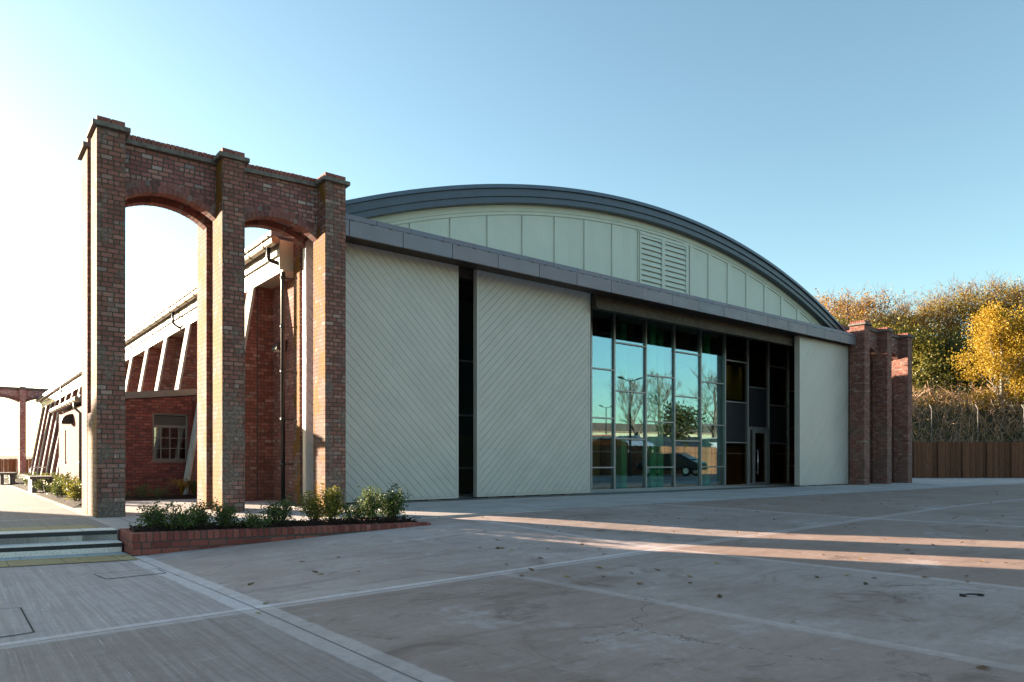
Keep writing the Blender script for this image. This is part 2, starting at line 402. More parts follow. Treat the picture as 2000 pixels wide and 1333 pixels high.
M['leaf_copper'] = leaf_mat('copper_leaf', [(.22, .11, .02), (.36, .18, .03), (.42, .25, .04), (.28, .17, .04)], trans=.5)
M['leaf_olive'] = leaf_mat('olive_leaf', [(.15, .12, .02), (.25, .18, .03), (.36, .24, .035), (.19, .15, .03)], trans=.5)
M['leaf_green'] = leaf_mat('evergreen_leaf', [(.05, .06, .014), (.085, .095, .02), (.13, .12, .025), (.06, .07, .016)])
M['leaf_dark'] = leaf_mat('dark_evergreen_leaf', [(.025, .03, .01), (.04, .045, .014), (.06, .06, .018), (.03, .035, .012)])
M['leaf_mixed'] = leaf_mat('green_gold_leaf', [(.10, .10, .02), (.19, .16, .025), (.30, .22, .03), (.13, .13, .025)], trans=.45)
M['leaf_bramble'] = leaf_mat('bramble_leaf', [(.11, .085, .025), (.2, .13, .04), (.27, .15, .05), (.13, .13, .03)])
M['twig'] = plain('bramble_stem', (.32, .19, .12), .8, var=.4, scale=3)
M['bark'] = plain('bark', (.085, .065, .05), .9, var=.35, scale=8, bump=.5)
M['bark_pale'] = plain('birch_bark', (.22, .19, .15), .8, var=.3, scale=8, bump=.4)
M['bark_red'] = plain('twig_bark', (.17, .105, .08), .9, var=.3, scale=2)
M['leaf_fallen'] = None
def fallen():
    t = NT('fallen_leaf'); oi = t.n('ObjectInfo'); c = t.ramp(oi.outputs['Random'], [(0, (.07, .035, .015)), (.4, (.20, .09, .03)), (.75, (.32, .18, .05)), (1, (.42, .32, .10))])
    t.bsdf(c, .8); return t.m
M['leaf_fallen'] = fallen()

# ------------------------------------------------------------------ mesh building
class MB:
    def __init__(s): s.v = []; s.f = []
    def quad(s, a, b, c, d):
        i = len(s.v); s.v += [a, b, c, d]; s.f.append((i, i + 1, i + 2, i + 3)); return s
    def poly(s, pts):
        i = len(s.v); s.v += list(pts); s.f.append(tuple(range(i, i + len(pts)))); return s
    def box(s, x0, x1, y0, y1, z0, z1):
        i = len(s.v)
        s.v += [(x0, y0, z0), (x1, y0, z0), (x1, y1, z0), (x0, y1, z0), (x0, y0, z1), (x1, y0, z1), (x1, y1, z1), (x0, y1, z1)]
        s.f += [tuple(i + k for k in q) for q in ((3, 2, 1, 0), (4, 5, 6, 7), (0, 1, 5, 4), (1, 2, 6, 5), (2, 3, 7, 6), (3, 0, 4, 7))]
        return s
    def prism(s, pts, off):                    # polygon pts, extruded by vector off
        n = len(pts); i = len(s.v); off = Vector(off)
        pts = [Vector(p) for p in pts]
        nrm = Vector((0, 0, 0))
        for k in range(n): nrm += pts[k].cross(pts[(k + 1) % n])
        if nrm.dot(off) > 0: pts = pts[::-1]
        s.v += [tuple(p) for p in pts] + [tuple(p + off) for p in pts]
        s.f.append(tuple(range(i, i + n))); s.f.append(tuple(i + n + k for k in reversed(range(n))))
        for k in range(n):
            k2 = (k + 1) % n; s.f.append((i + k2, i + k, i + n + k, i + n + k2))
        return s
    def tube(s, pts, rad, n=8, cap=True):
        pts = [Vector(p) for p in pts]; r = rad if isinstance(rad, (list, tuple)) else [rad] * len(pts)
        i = len(s.v); up = None
        for k, p in enumerate(pts):
            d = (pts[min(k + 1, len(pts) - 1)] - pts[max(k - 1, 0)])
            d = d.normalized() if d.length > 1e-9 else Vector((0, 0, 1))
            if up is None:
                up = d.orthogonal().normalized()
            else:
                up = (up - d * up.dot(d)); up = up.normalized() if up.length > 1e-6 else d.orthogonal().normalized()
            w = d.cross(up)
            for j in range(n):
                a = 2 * math.pi * j / n
                s.v.append(tuple(p + (up * math.cos(a) + w * math.sin(a)) * r[k]))
        for k in range(len(pts) - 1):
            for j in range(n):
                j2 = (j + 1) % n
                s.f.append((i + k * n + j, i + k * n + j2, i + (k + 1) * n + j2, i + (k + 1) * n + j))
        if cap:
            s.f.append(tuple(i + j for j in reversed(range(n)))); s.f.append(tuple(i + (len(pts) - 1) * n + j for j in range(n)))
        return s
    def build(s, name, mat, parent=None, smooth=False, bevel=0.0, loc=None):
        me = bpy.data.meshes.new(name); me.from_pydata(s.v, [], s.f); me.materials.append(mat)
        if smooth: me.polygons.foreach_set('use_smooth', [True] * len(me.polygons))
        me.update()
        o = bpy.data.objects.new(name, me); COL.objects.link(o)
        if bevel:
            b = o.modifiers.new('edge', 'BEVEL'); b.width = bevel; b.segments = 2; b.limit_method = 'ANGLE'; b.angle_limit = R(50)
        if parent is not None:
            o.parent = parent
            q = parent; off = Vector((0, 0, 0))
            while q is not None: off += q.location; q = q.parent
            o.location = -off
        if loc: o.location = loc
        return o

def tag(o, label, cat, group=None, kind=None):
    o['label'] = label; o['category'] = cat
    if group: o['group'] = group
    if kind: o['kind'] = kind
    return o
def thing(name, label, cat, loc=(0, 0, 0), group=None):
    o = bpy.data.objects.new(name, None); COL.objects.link(o); o.location = loc; o.empty_display_size = .2
    return tag(o, label, cat, group)
def struct(o, label=None):
    o['kind'] = 'structure'
    if label: o['label'] = label
    return o
def copy_tree(o, parent=None):
    c = o.copy(); COL.objects.link(c)
    if parent is not None: c.parent = parent
    for ch in list(o.children): copy_tree(ch, c)
    return c

# ------------------------------------------------------------------ ground
g = MB()
NX, NY = 150, 90
xs = [-40 + 110 * (i / NX) for i in range(NX + 1)]; ys = [-45 + 54.9 * (j / NY) ** .6 for j in range(NY + 1)]
for y in ys:
    for x in xs: g.v.append((x, y, yard_z(x, y)))
for j in range(NY):
    for i in range(NX):
        a = j * (NX + 1) + i; g.f.append((a, a + 1, a + NX + 2, a + NX + 1))
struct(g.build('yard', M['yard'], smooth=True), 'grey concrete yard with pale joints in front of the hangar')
SK = -.205
def nose_y(x): return 10.42 + SK * (x - 1.73)
PF = [(1.75, 9.60), (5.62, 8.98)]                     # planter front edge
a = MB()
pl = [(-40, nose_y(-40)), (1.73, nose_y(1.73)), (1.75, 10.46), (5.45, 9.74), (5.80, 9.80), (70, 9.80), (70, 140), (-40, 140)]
a.poly([(x, y, 0) for x, y in pl]); a.prism([(x, y, -.004) for x, y in pl], (0, 0, -.4))
struct(a.build('pavement', M['apron']), 'pale concrete pavement round the hangar')
e = MB()
e.quad((-3000, -3000, -.75), (3000, -3000, -.75), (3000, 3000, -.75), (-3000, 3000, -.75))
struct(e.build('ground', M['earth']), 'open land beyond the site')
h = MB(); hp = []
for k in range(61):
    an = R(60 + k * 2.2); rr = 1500 + 200 * math.sin(k * .7)
    z = 14 + 9 * mnoise.noise(Vector((k * .23, 0, 2))) + 5 * mnoise.noise(Vector((k * .8, 3, 2)))
    hp.append((rr * math.cos(an), rr * math.sin(an), z))
for k in range(60):
    p, q = hp[k], hp[k + 1]
    f0 = lambda w, s, zz: (w[0] * s, w[1] * s, zz)
    h.quad(f0(p, .6, -2), f0(q, .6, -2), q, p); h.quad(p, q, f0(q, 1.5, -2), f0(p, 1.5, -2))
struct(h.build('hills', M['hill'], smooth=True), 'low hills on the horizon')

# buff warning paving above and below the steps
t1 = MB(); t1.quad((-12, nose_y(-12) + .33, .004), (1.62, nose_y(1.62) + .33, .004), (1.50, nose_y(1.5) + .95, .004), (-12, nose_y(-12) + .95, .004))
struct(t1.build('upper_paving', M['yellow_tile']), 'buff stone paving strip above the steps')
yz2 = lambda x, y: yard_z(x, y) + .008
def sheet(x0, x1, fy0, fy1, n, mat, name, label):
    m = MB(); N = n
    for i in range(N):
        xa = x0 + (x1 - x0) * i / N; xb = x0 + (x1 - x0) * (i + 1) / N
        for j in range(4):
            def P(x, k): y = fy0(x) + (fy1(x) - fy0(x)) * k / 4; return (x, y, yz2(x, y))
            m.quad(P(xa, j), P(xb, j), P(xb, j + 1), P(xa, j + 1))
    struct(m.build(name, mat), label)
sheet(-12, 1.74, lambda x: nose_y(x) - 1.22, lambda x: nose_y(x) - .62, 30, M['yellow_tile'], 'lower_paving', 'buff stone paving strip below the steps')
sheet(-12, 1.74, lambda x: nose_y(x) - .616, lambda x: nose_y(x) - .33, 30, M['grey_tile'], 'paving_margin', 'grey stone paving along the foot of the steps')

# steps
st = thing('stone_steps', 'grey granite steps with black nosing strips beside the brick planter', 'steps', (0, 10.4, 0))
RIS = .132
def step(top, front, name):
    m = MB(); x0, x1 = -12, 1.73
    cuts = [x0] + [x1 - .38 - k * 1.75 - (0 if top > -.01 else 1.0) for k in range(6)][::-1] + [x1]
    for xa, xb in zip(cuts, cuts[1:]):
        xb2 = xb - .006
        m.prism([(xa, nose_y(xa) + front, top), (xb2, nose_y(xb2) + front, top), (xb2, nose_y(xb2) + front + .34, top), (xa, nose_y(xa) + front + .34, top)], (0, 0, -.30))
    o = m.build('tread', M['granite'], st, bevel=.006)
    n = MB()
    n.prism([(x0, nose_y(x0) + front - .003, top - .012), (x1 - .01, nose_y(x1 - .01) + front - .003, top - .012), (x1 - .01, nose_y(x1 - .01) + front + .05, top - .012), (x0, nose_y(x0) + front + .05, top - .012)], (0, 0, -.05))
    n.build('nosing', M['nosing'], o)
step(.003, 0, 'tread'); step(-RIS, -.32, 'tread')

# planter
pt = thing('brick_planter', 'low red brick planter wall tapering out into the sloping yard', 'planter', (3.4, 9.6, -.2))
def brick_run(p, q, zt, width, rows, inward, soldier=True, depth=.105):
    m = MB(); p = Vector((*p, 0)); q = Vector((*q, 0)); d = (q - p); L = d.length; d.normalize(); nrm = Vector(inward).normalized()
    def blk(s0, s1, z0, z1, w0=0.0, w1=width, j=.0):
        a = p + d * s0 + nrm * (w0 + j); b = p + d * s1 + nrm * (w0 + j); c = p + d * s1 + nrm * w1; e = p + d * s0 + nrm * w1
        ta = -.03 * s0 / 4; tb = -.03 * s1 / 4
        i = len(m.v)
        m.v += [(a.x, a.y, z0), (b.x, b.y, z0), (c.x, c.y, z0), (e.x, e.y, z0), (a.x, a.y, z1 + ta), (b.x, b.y, z1 + tb), (c.x, c.y, z1 + tb), (e.x, e.y, z1 + ta)]
        m.f += [tuple(i + k for k in qd) for qd in ((3, 2, 1, 0), (4, 5, 6, 7), (0, 1, 5, 4), (1, 2, 6, 5), (2, 3, 7, 6), (3, 0, 4, 7))]
    s = 0
    while s < L - .03:
        e = min(s + .066, L); blk(s, e, zt - depth, zt, j=rng.uniform(0, .004)); s = e + .011
    for r in range(rows):
        z1 = zt - depth - .011 - r * .079; s = -.0 if r % 2 else -.11
        while s < L:
            w = .205 if rng.random() < .7 else .095
            a_, b_ = max(s, 0), min(s + w, L)
            if b_ - a_ > .03: blk(a_, b_, z1 - .068 - .03 * a_ / 4, z1, j=rng.uniform(0, .005))
            s += w + .012
    o = m.build('brick_course', M['planter_brick'], pt, bevel=.004)
    k = MB(); a = p + nrm * .008; b = q + nrm * .008; c = q + nrm * (width - .01); e = p + nrm * (width - .01)
    i = len(k.v); zl = -.034 * L / 4
    k.v += [(a.x, a.y, -.55), (b.x, b.y, -.55), (c.x, c.y, -.55), (e.x, e.y, -.55), (a.x, a.y, zt - .006), (b.x, b.y, zt - .006 + zl), (c.x, c.y, zt - .006 + zl), (e.x, e.y, zt - .006)]
    k.f += [tuple(i + kk for kk in qd) for qd in ((3, 2, 1, 0), (4, 5, 6, 7), (0, 1, 5, 4), (1, 2, 6, 5), (2, 3, 7, 6), (3, 0, 4, 7))]
    k.build('mortar_bed', M['mortar'], pt)
brick_run(PF[0], PF[1], .008, .20, 4, (.16, 1, 0))
brick_run((1.75, 10.46), (1.75, 9.625), .008, .20, 4, (1, 0, 0))
brick_run((5.40, 9.75), (1.98, 10.44), .008, .11, 1, (-.2, -1, 0))
mu = MB(); N = 40
def planter_pt(s, w):
    f = Vector((PF[0][0] + (PF[1][0] - PF[0][0]) * s, PF[0][1] + (PF[1][1] - PF[0][1]) * s + .14, 0))
    b = Vector((1.8 + (5.45 - 1.8) * s, 10.40 + (9.72 - 10.40) * s, 0)); return f.lerp(b, w)
for i in range(N * 3 + 1):
    for j in range(13):
        s = i / (N * 3); p = planter_pt(s * .985 + .01, j / 12)
        mu.v.append((p.x, p.y, -.02 - .03 * s + .055 * math.sin(math.pi * j / 12) + .03 * mnoise.noise(p * 9) + rng.uniform(-.012, .012)))
for i in range(N * 3):
    for j in range(12):
        q = i * 13 + j; mu.f.append((q, q + 13, q + 14, q + 1))
for _ in range(1500):
    p = planter_pt(rng.random() * .97 + .015, rng.random() * .9 + .05); z = .015 + rng.uniform(0, .04)
    d = Vector((rng.gauss(0, 1), rng.gauss(0, 1), rng.gauss(0, .4))).normalized() * rng.uniform(.012, .035); w = d.orthogonal().normalized() * .008
    c = Vector((p.x, p.y, z)); mu.quad(c - d - w, c + d - w, c + d + w, c - d + w)
tag(mu.build('mulch', M['mulch']), 'dark bark mulch filling the brick planter', 'mulch', kind='stuff')

# ------------------------------------------------------------------ brick arch screens
def slab_box(m, x0, x1, y0, y1, z0, z1): m.box(x0, x1, y0, y1, z0, z1)
def soldier(m, x0, x1, y0, y1, z0, z1, axis='x', step=.077):
    a0, a1 = (x0, x1) if axis == 'x' else (y0, y1)
    n = max(1, round((a1 - a0) / step)); w = (a1 - a0) / n
    for k in range(n):
        p, q = a0 + k * w + .005, a0 + (k + 1) * w - .005; dz = rng.uniform(-.004, .004)
        if axis == 'x': m.box(p, q, y0, y1, z0, z1 + dz)
        else: m.box(x0, x1, p, q, z0, z1 + dz)
def arch_screen(name, label, piers, yf, tops, spring, rise, front=True, mats=('pier', 'arch'), depth=(.38, .58, .97, 1.17, 1.60), slot_end=None, thick_last=None):
    """piers: list of (x0, x1); two leaves with a slot between for the sliding doors"""
    root = thing(name, label, 'brick arches', (piers[0][0], yf + .8, 0))
    wy0, fy1, ry0, wy1, ry1 = [yf + d for d in depth]
    n = len(piers)
    for i, (x0, x1) in enumerate(piers):
        zt = tops[i]; m = MB()
        r0 = ry0
        if thick_last is not None and i == thick_last: r0 = yf + 1.26
        m.box(x0, x1, yf, fy1, -.35, zt - .17)
        m.box(x0, x1, r0, ry1, -.35, zt - .17)
        if i == 0 and slot_end:
            m.box(x0 + .004, x1 - .004, fy1 + .001, r0 - .001, -.35, slot_end)
        m.box(x0 + .10, x1 - .10, fy1 + .001, r0 - .001, -.35 if i != thick_last else 5.65, zt - .3)
        po = m.build('pier', M[mats[0]], root, bevel=.012)
        c = MB()
        ov = .065
        c.box(x0 - ov, x1 + ov, yf - ov, fy1 + .03, zt - .17, zt - .095)
        c.build('coping_slab', M['slab'], po, bevel=.006); c = MB()
        c.box(x0 - ov, x1 + ov, r0 - .03, ry1 + ov, zt - .17, zt - .095)
        c.build('coping_slab', M['slab'], po, bevel=.006)
        for ya, yb in ((yf - .0, fy1), (r0, ry1)):
            b = MB(); nb = 2; w = (x1 - x0) / nb
            for k in range(nb):
                b.box(x0 + k * w + .004, x0 + (k + 1) * w - .004, ya, ya + .10, zt - .094, zt)
            soldier(b, x0 + .004, x1 - .004, ya + .105, yb, zt - .094, zt - .002, 'y', .078)
            b.build('coping_brick', M['coping_brick'], po, bevel=.005)
    for i in range(n - 1):
        xa, xb = piers[i][1], piers[i + 1][0]; zt = .5 * (tops[i] + tops[i + 1]) - .20
        za, zb = tops[i] - .20, tops[i + 1] - .20
        W = xb - xa; Rr = (W * W / 4 + rise * rise) / (2 * rise); cx = .5 * (xa + xb); cz = spring + rise - Rr
        K = 18; ha = math.asin(W / 2 / Rr)
        ring = .20
        for leaf, (ya, yb) in enumerate(((wy0, fy1), (ry0, wy1))):
            m = MB()
            lower = []
            for k in range(K + 1):
                an = -ha + 2 * ha * k / K; rr = Rr + ring * .5
                x = cx + rr * math.sin(an); z = cz + rr * math.cos(an)
                lower.append((max(xa, min(xb, x)), z))
            for k in range(K):
                (xl, zl), (xr, zr) = lower[k], lower[k + 1]
                tl = za + (zb - za) * (xl - xa) / W; tr = za + (zb - za) * (xr - xa) / W
                if xr - xl < 1e-4: continue
                m.prism([(xl, ya, zl), (xr, ya, zr), (xr, ya, tr), (xl, ya, tl)], (0, yb - ya, 0))
            wo = m.build('arch_wall', M[mats[1]], root)
            v = MB()
            for row in range(2):
                r0, r1 = Rr + row * .105, Rr + row * .105 + .097
                nb = max(6, round(2 * ha * r0 / .078)); jit = .5 * row
                for k in range(nb + (1 if row else 0)):
                    a0 = -ha + 2 * ha * (k - jit) / nb + .004 / r0; a1 = -ha + 2 * ha * (k + 1 - jit) / nb - .004 / r0
                    a0 = max(a0, -ha); a1 = min(a1, ha)
                    if a1 - a0 < .01: continue
                    dy = rng.uniform(-.004, .004) + .004
                    pts = [(cx + r_ * math.sin(an), ya - dy, cz + r_ * math.cos(an)) for r_, an in ((r0, a0), (r0, a1), (r1, a1), (r1, a0))]
                    pts = [(max(xa + .001, min(xb - .001, p[0])), p[1], p[2]) for p in pts]
                    v.prism(pts, (0, yb - ya + dy * 2, 0))
            v.build('voussoir', M['voussoir'], wo, bevel=.004)
            mo = MB()
            for k in range(K):
                a0 = -ha + 2 * ha * k / K; a1 = -ha + 2 * ha * (k + 1) / K
                pts = [(cx + r_ * math.sin(an), ya + .003, cz + r_ * math.cos(an)) for r_, an in ((Rr + .004, a0), (Rr + .004, a1), (Rr + .2, a1), (Rr + .2, a0))]
                pts = [(max(xa + .001, min(xb - .001, p[0])), p[1], p[2]) for p in pts]
                mo.prism(pts, (0, yb - ya - .006, 0))
            mo.build('mortar_joint', M['mortar'], wo)
            cp = MB(); cb = MB(); K2 = 24
            y0_, y1_ = (ya - .07, yb + .02) if leaf == 0 else (ya - .02, yb + .07)
            nb = round(W / .077); sl = (zb - za) / W
            cp.prism([(xa, y0_, za), (xb, y0_, zb), (xb, y0_, zb + .075), (xa, y0_, za + .075)], (0, y1_ - y0_, 0))
            for k in range(nb):
                p, q = xa + W * k / nb + .004, xa + W * (k + 1) / nb - .004; zz = za + sl * (p - xa) + .076; dz = rng.uniform(-.005, .004)
                cb.box(p, q, y0_ + .05, y1_ - .05, zz, zz + .10 + dz)
            cp.build('coping_slab', M['slab'], wo, bevel=.004); cb.build('coping_brick', M['coping_brick'], wo, bevel=.004)
        s = MB(); s.box(xa, xb, fy1 + .002, ry0 - .002, zt - .5, zt - .1) 
        s.build('slot_lintel', M['dark_steel'], root)
        sb = MB()
        # dark inner ring that closes the top of the slot
        for k in range(K):
            a0 = -ha + 2 * ha * k / K; a1 = -ha + 2 * ha * (k + 1) / K
            pts = [(cx + r_ * math.sin(an), fy1 + .002, cz + r_ * math.cos(an)) for r_, an in ((Rr + .12, a0), (Rr + .12, a1), (Rr + .26, a1), (Rr + .26, a0))]
            pts = [(max(xa + .001, min(xb - .001, p[0])), p[1], p[2]) for p in pts]
            sb.prism(pts, (0, ry0 - fy1 - .004, 0))
        sb.build('slot_soffit', M[mats[1]], root)
    return root
YF = 12.8
LP = [(1.83, 2.235), (3.74, 4.13), (5.64, 6.065)]
arch_screen('brick_arch_screen', 'weathered red brick arches on three tall piers left of the hangar doors', LP, YF, [6.36, 6.38, 6.44], 5.23, .26, slot_end=1.70, thick_last=2)
RP = [(27.57, 28.0), (29.51, 29.92), (31.43, 31.86)]
arch_screen('brick_arch_screen', 'dark red brick piers at the right end of the hangar near the wood', RP, YF, [6.36, 6.32, 6.30], 5.22, .26, slot_end=None, mats=('pier_dark', 'arch'))
BP = [(-1.75, -1.3), (1.17, 1.55), (4.12, 4.52), (6.9, 7.3)]
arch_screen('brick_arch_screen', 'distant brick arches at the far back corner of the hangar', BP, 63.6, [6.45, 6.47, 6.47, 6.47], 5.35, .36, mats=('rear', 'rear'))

# ------------------------------------------------------------------ hangar
XS, YB = 5.88, 63.5
CXR, XE, XE2 = 16.60, 5.2, 28.2
hg = thing('aircraft_hangar', 'large hangar with sage green sliding doors, glass front and curved blue grey roof', 'hangar', (CXR, 13.5, 0))
w = MB(); w.box(6.08, 6.17, 13.935, 14.455, -.1, 5.6); w.build('added_sun_block', M['wall'], hg)  # unseen panel added to stop sun leaking in behind the first door
w = MB(); w.box(XS, XS + .3, 14.46, YB, -.3, 5.865); w.build('side_wall', M['wall'], hg)
w = MB(); w.box(27.75, 28.05, 14.46, YB, -.3, 5.5); w.build('side_wall', M['wall'], hg)
w = MB(); w.box(XS + .305, 27.745, YB - .3, YB, -.3, 5.5); 
for k in range(40):
    p = XS + .305 + (27.44 - XS) * k / 40; q = XS + .305 + (27.44 - XS) * (k + 1) / 40; az_ = lambda x: 8.30 - 26.4 + math.sqrt(26.4 ** 2 - (x - CXR) ** 2) - .16
    w.prism([(p, YB - .3, 5.501), (q, YB - .3, 5.501), (q, YB - .3, max(5.51, az_(q))), (p, YB - .3, max(5.51, az_(p)))], (0, .3, 0))
w.build('rear_wall', M['wall'], hg)
# rear gable under the roof
RO = 26.4; ZP = 8.30
def arc_z(x, top=ZP, Rr=RO): return top - Rr + math.sqrt(max(0, Rr * Rr - (x - CXR) ** 2))
def arc_band(xa, xb, t0, t1, y0, y1, n=64, m=None):
    m = m or MB()
    for k in range(n):
        p = xa + (xb - xa) * k / n; q = xa + (xb - xa) * (k + 1) / n
        m.prism([(p, y0, arc_z(p) - t1), (q, y0, arc_z(q) - t1), (q, y0, arc_z(q) - t0), (p, y0, arc_z(p) - t0)], (0, y1 - y0, 0))
    return m
arc_band(5.75, XE2 + .05, .0, .09, 13.40, 13.7).build('roof_trim', M['anth_trim'], hg)
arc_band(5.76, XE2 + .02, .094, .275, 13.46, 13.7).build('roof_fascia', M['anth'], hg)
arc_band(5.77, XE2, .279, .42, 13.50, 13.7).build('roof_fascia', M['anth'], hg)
rm = arc_band(5.8, XE2 - .0, .02, .14, 13.702, YB + .2, 72); rm.box(XE, 5.795, 14.5, YB + .2, 5.56, 5.66); rm.build('roof', M['anth'], hg)
# gable wall and its battens
gy = 13.78
gw = MB(); n = 60
for k in range(n):
    p = 6.1 + 21.4 * k / n; q = 6.1 + 21.4 * (k + 1) / n
    gw.prism([(p, gy, 5.75), (q, gy, 5.75), (q, gy, max(5.76, arc_z(q) - .38)), (p, gy, max(5.76, arc_z(p) - .38))], (0, .1, 0))
gable = gw.build('gable_wall', M['sage_gable'], hg)
arc_band(6.6, 27.0, .38, .57, gy - .05, gy - .002).build('gable_rail', M['sage_gable'], gable)
arc_band(6.6, 27.0, .572, .65, gy - .03, gy - .002).build('gable_rail', M['sage_gable'], gable)
bt = MB()
for u in (799, 877.8, 950.4, 1018.6, 1081.6, 1139.8, 1194, 1244.5, 1346, 1382, 1419.5, 1456, 1491.5, 1524, 1555.5, 1584):
    x = on_y(u, 600, gy)[0]
    zt = arc_z(x) - .66
    if zt > 5.95: bt = MB(); bt.box(x, x + .17, gy - .035, gy - .001, 5.905, zt); bt.build('gable_batten', M['sage_gable'], gable, bevel=.004)
br_ = MB(); br_.box(6.6, 27.0, gy - .04, gy - .001, 5.84, 5.90); br_.build('gable_sill', M['sage_gable'], gable)
# louvre
lx0, lx1 = on_y(1249, 500, gy - .05)[0], on_y(1343, 500, gy - .05)[0]; lm = on_y(1294.6, 500, gy - .05)[0]
lv = MB()
lv.box(lx0, lx0 + .06, gy - .075, gy - .036, 6.0, 7.50); lv.box(lx1 - .1, lx1, gy - .075, gy - .036, 6.0, 7.52); lv.box(lm - .07, lm + .07, gy - .085, gy - .036, 6.0, 7.52)
lv.box(lx0, lx1, gy - .07, gy - .034, 7.52, 7.60); lv.box(lx0, lx1, gy - .07, gy - .034, 5.92, 5.99)
lvo = lv.build('louvre_frame', M['sage_gable'], gable, bevel=.004)
sl = MB()
for xa, xb in ((lx0 + .062, lm - .072), (lm + .072, lx1 - .102)):
    z = 6.03
    while z < 7.45:
        sl.prism([(xa, gy - .002, z + .15), (xa, gy - .02, z + .16), (xa, gy - .075, z + .012), (xa, gy - .06, z)], (xb - xa, 0, 0)); z += .155
sl.build('louvre_slat', M['sage_gable'], lvo)
lb = MB(); lb.box(lx0 + .06, lx1 - .1, gy - .004, gy - .0015, 6.0, 7.52); lb.build('louvre_backing', M['black_gap'], lvo)
# zinc fascia
fy = 13.12; FZ0, FZ1 = 5.42, 5.86
sx = [6.075] + [on_y(u, 600, fy)[0] for u in (682.5, 787.5, 884, 973, 1053.6, 1127, 1194, 1256, 1313, 1365, 1414, 1459, 1500, 1540, 1576, 1609.6, 1641.7)] + [27.56]
fz = MB()
for p, q in zip(sx, sx[1:]):
    fz.box(p + .006, q - .006, fy, fy + .06, FZ0, FZ1 - .115)
fas = fz.build('zinc_fascia', M['zinc'], hg, bevel=.004)
fc = MB(); fc.box(sx[0], sx[-1], fy + .02, fy + .055, FZ0 + .002, FZ1 - .12); fc.build('fascia_core', M['black_gap'], fas)
fl = MB(); x = sx[0]
while x < 27.5:
    q = min(x + .82, 27.56)
    fl.prism([(x + .004, fy - .008, FZ1 - .110), (x + .004, fy + .012, FZ1 - .002), (x + .004, 13.39, FZ1 + .05), (x + .004, 13.39, FZ1 + .03), (x + .004, fy + .03, FZ1 - .03), (x + .004, fy + .006, FZ1 - .113)], (q - x - .008, 0, 0)); x = q
fl.build('flashing', M['zinc'], fas)
cl = MB(); x = sx[0] + .25
while x < 27.4: cl.box(x, x + .07, fy - .011, fy - .001, FZ1 - .128, FZ1 - .112); x += .43
cl.build('flashing_clip', M['black'], fas)
sf = MB(); sf.box(sx[0], sx[-1], fy + .062, 13.70, FZ0 + .05, FZ0 + .08); sf.build('fascia_soffit', M['dark_steel'], fas)
# head structure and soffit
hd = MB(); hd.box(13.9, 23.96, 13.72, 13.86, 5.09, 5.50); hd.box(13.9, 23.96, 13.66, 13.719, 5.09, 5.13); hd.box(6.1, 27.5, 14.16, 14.20, 5.36, 5.74)
hd.tube([(14.2, 13.98, 5.22), (23.9, 13.98, 5.22)], .07, 10)
hd.build('door_track', M['dark_steel'], hg, bevel=.01)
so = MB(); x = 6.2
while x < 27.7: so.box(x, x + 1.19, 14.205, 15.10, 5.58, 5.62); x += 1.2
so.build('soffit', M['soffit'], hg)
dl = MB()
for u in (1257, 1464):
    p = on_y(u, 610, 14.6); dl.tube([(p[0], 14.6, 5.58), (p[0], 14.6, 5.30)], .11, 16)
dl.build('downlight', M['black'], hg)
rl = MB(); rl.box(5.3, 27.56, 13.42, 13.60, -.02, .006); rl.box(5.3, 27.56, 13.78, 14.1, -.02, .006); rl.build('floor_track', M['dark_steel'], hg)

# sliding doors of diagonal boards
def clip(poly, nx, nz, d):          # keep nx*x+nz*z >= d
    out = []
    for k in range(len(poly)):
        a, b = poly[k], poly[(k + 1) % len(poly)]
        fa, fb = nx * a[0] + nz * a[1] - d, nx * b[0] + nz * b[1] - d
        if fa >= 0: out.append(a)
        if fa * fb < 0:
            t = fa / (fa - fb); out.append((a[0] + (b[0] - a[0]) * t, a[1] + (b[1] - a[1]) * t))
    return out
def sliding_door(x0, x1, y, z0, z1, slope, thick=.20, label=None):
    m = MB(); sp = .150; gap = .0042; c = math.sqrt(.5)
    nx, nz = (c, c) if slope < 0 else (c, -c)
    ex, ez = -nz, nx
    rect = [(x0 + .07, z0 + .05), (x1 - .07, z0 + .05), (x1 - .07, z1), (x0 + .07, z1)]
    ds = [nx * a + nz * b for a, b in rect]; d = min(ds) - .05
    while d < max(ds):
        pl = clip(clip(rect, nx, nz, d + gap), -nx, -nz, -(d + sp - gap))
        if len(pl) >= 3:
            pieces = [pl]
            if rng.random() < .6:
                es = [ex * a + ez * b for a, b in pl]; e0 = rng.uniform(min(es), max(es))
                pieces = [q for q in (clip(pl, ex, ez, e0 + .0015), clip(pl, -ex, -ez, -(e0 - .0015))) if len(q) >= 3]
            for q in pieces: m.prism([(a, y, b) for a, b in q], (0, .018, 0))
        d += sp
    fr = MB()
    fr.box(x0, x0 + .066, y - .004, y + thick, z0, z1 + .05); fr.box(x1 - .066, x1, y - .004, y + thick, z0, z1 + .05)
    fr.box(x0 + .067, x1 - .067, y - .002, y + thick, z0, z0 + .046)
    fr.box(x0 + .067, x1 - .067, y + .0235, y + thick - .01, z0 + .047, z1 + .05)
    fo = fr.build('sliding_door', M['sage_door'], hg, bevel=.003)
    m.build('board_panel', M['sage_door'], fo)
    bk = MB(); bk.box(x0 + .068, x1 - .068, y + .0185, y + .023, z0 + .047, z1); bk.build('groove_backing', M['black_gap'], fo)
    wh = MB(); k = x0 + .35
    while k < x1 - .3: wh.box(k, k + .3, y + .02, y + thick - .02, z0 - .05, z0 - .002); k += .85
    wh.build('floor_runner', M['annex_trim'], fo)
    return fo
DZ = .03
sliding_door(5.645, on_y(895.5, 700, 13.77)[0], 13.77, DZ, 5.58, -1, .15)
d2a = on_y(931.5, 700, 13.95)[0]; d2b = on_y(1153, 700, 13.95)[0]
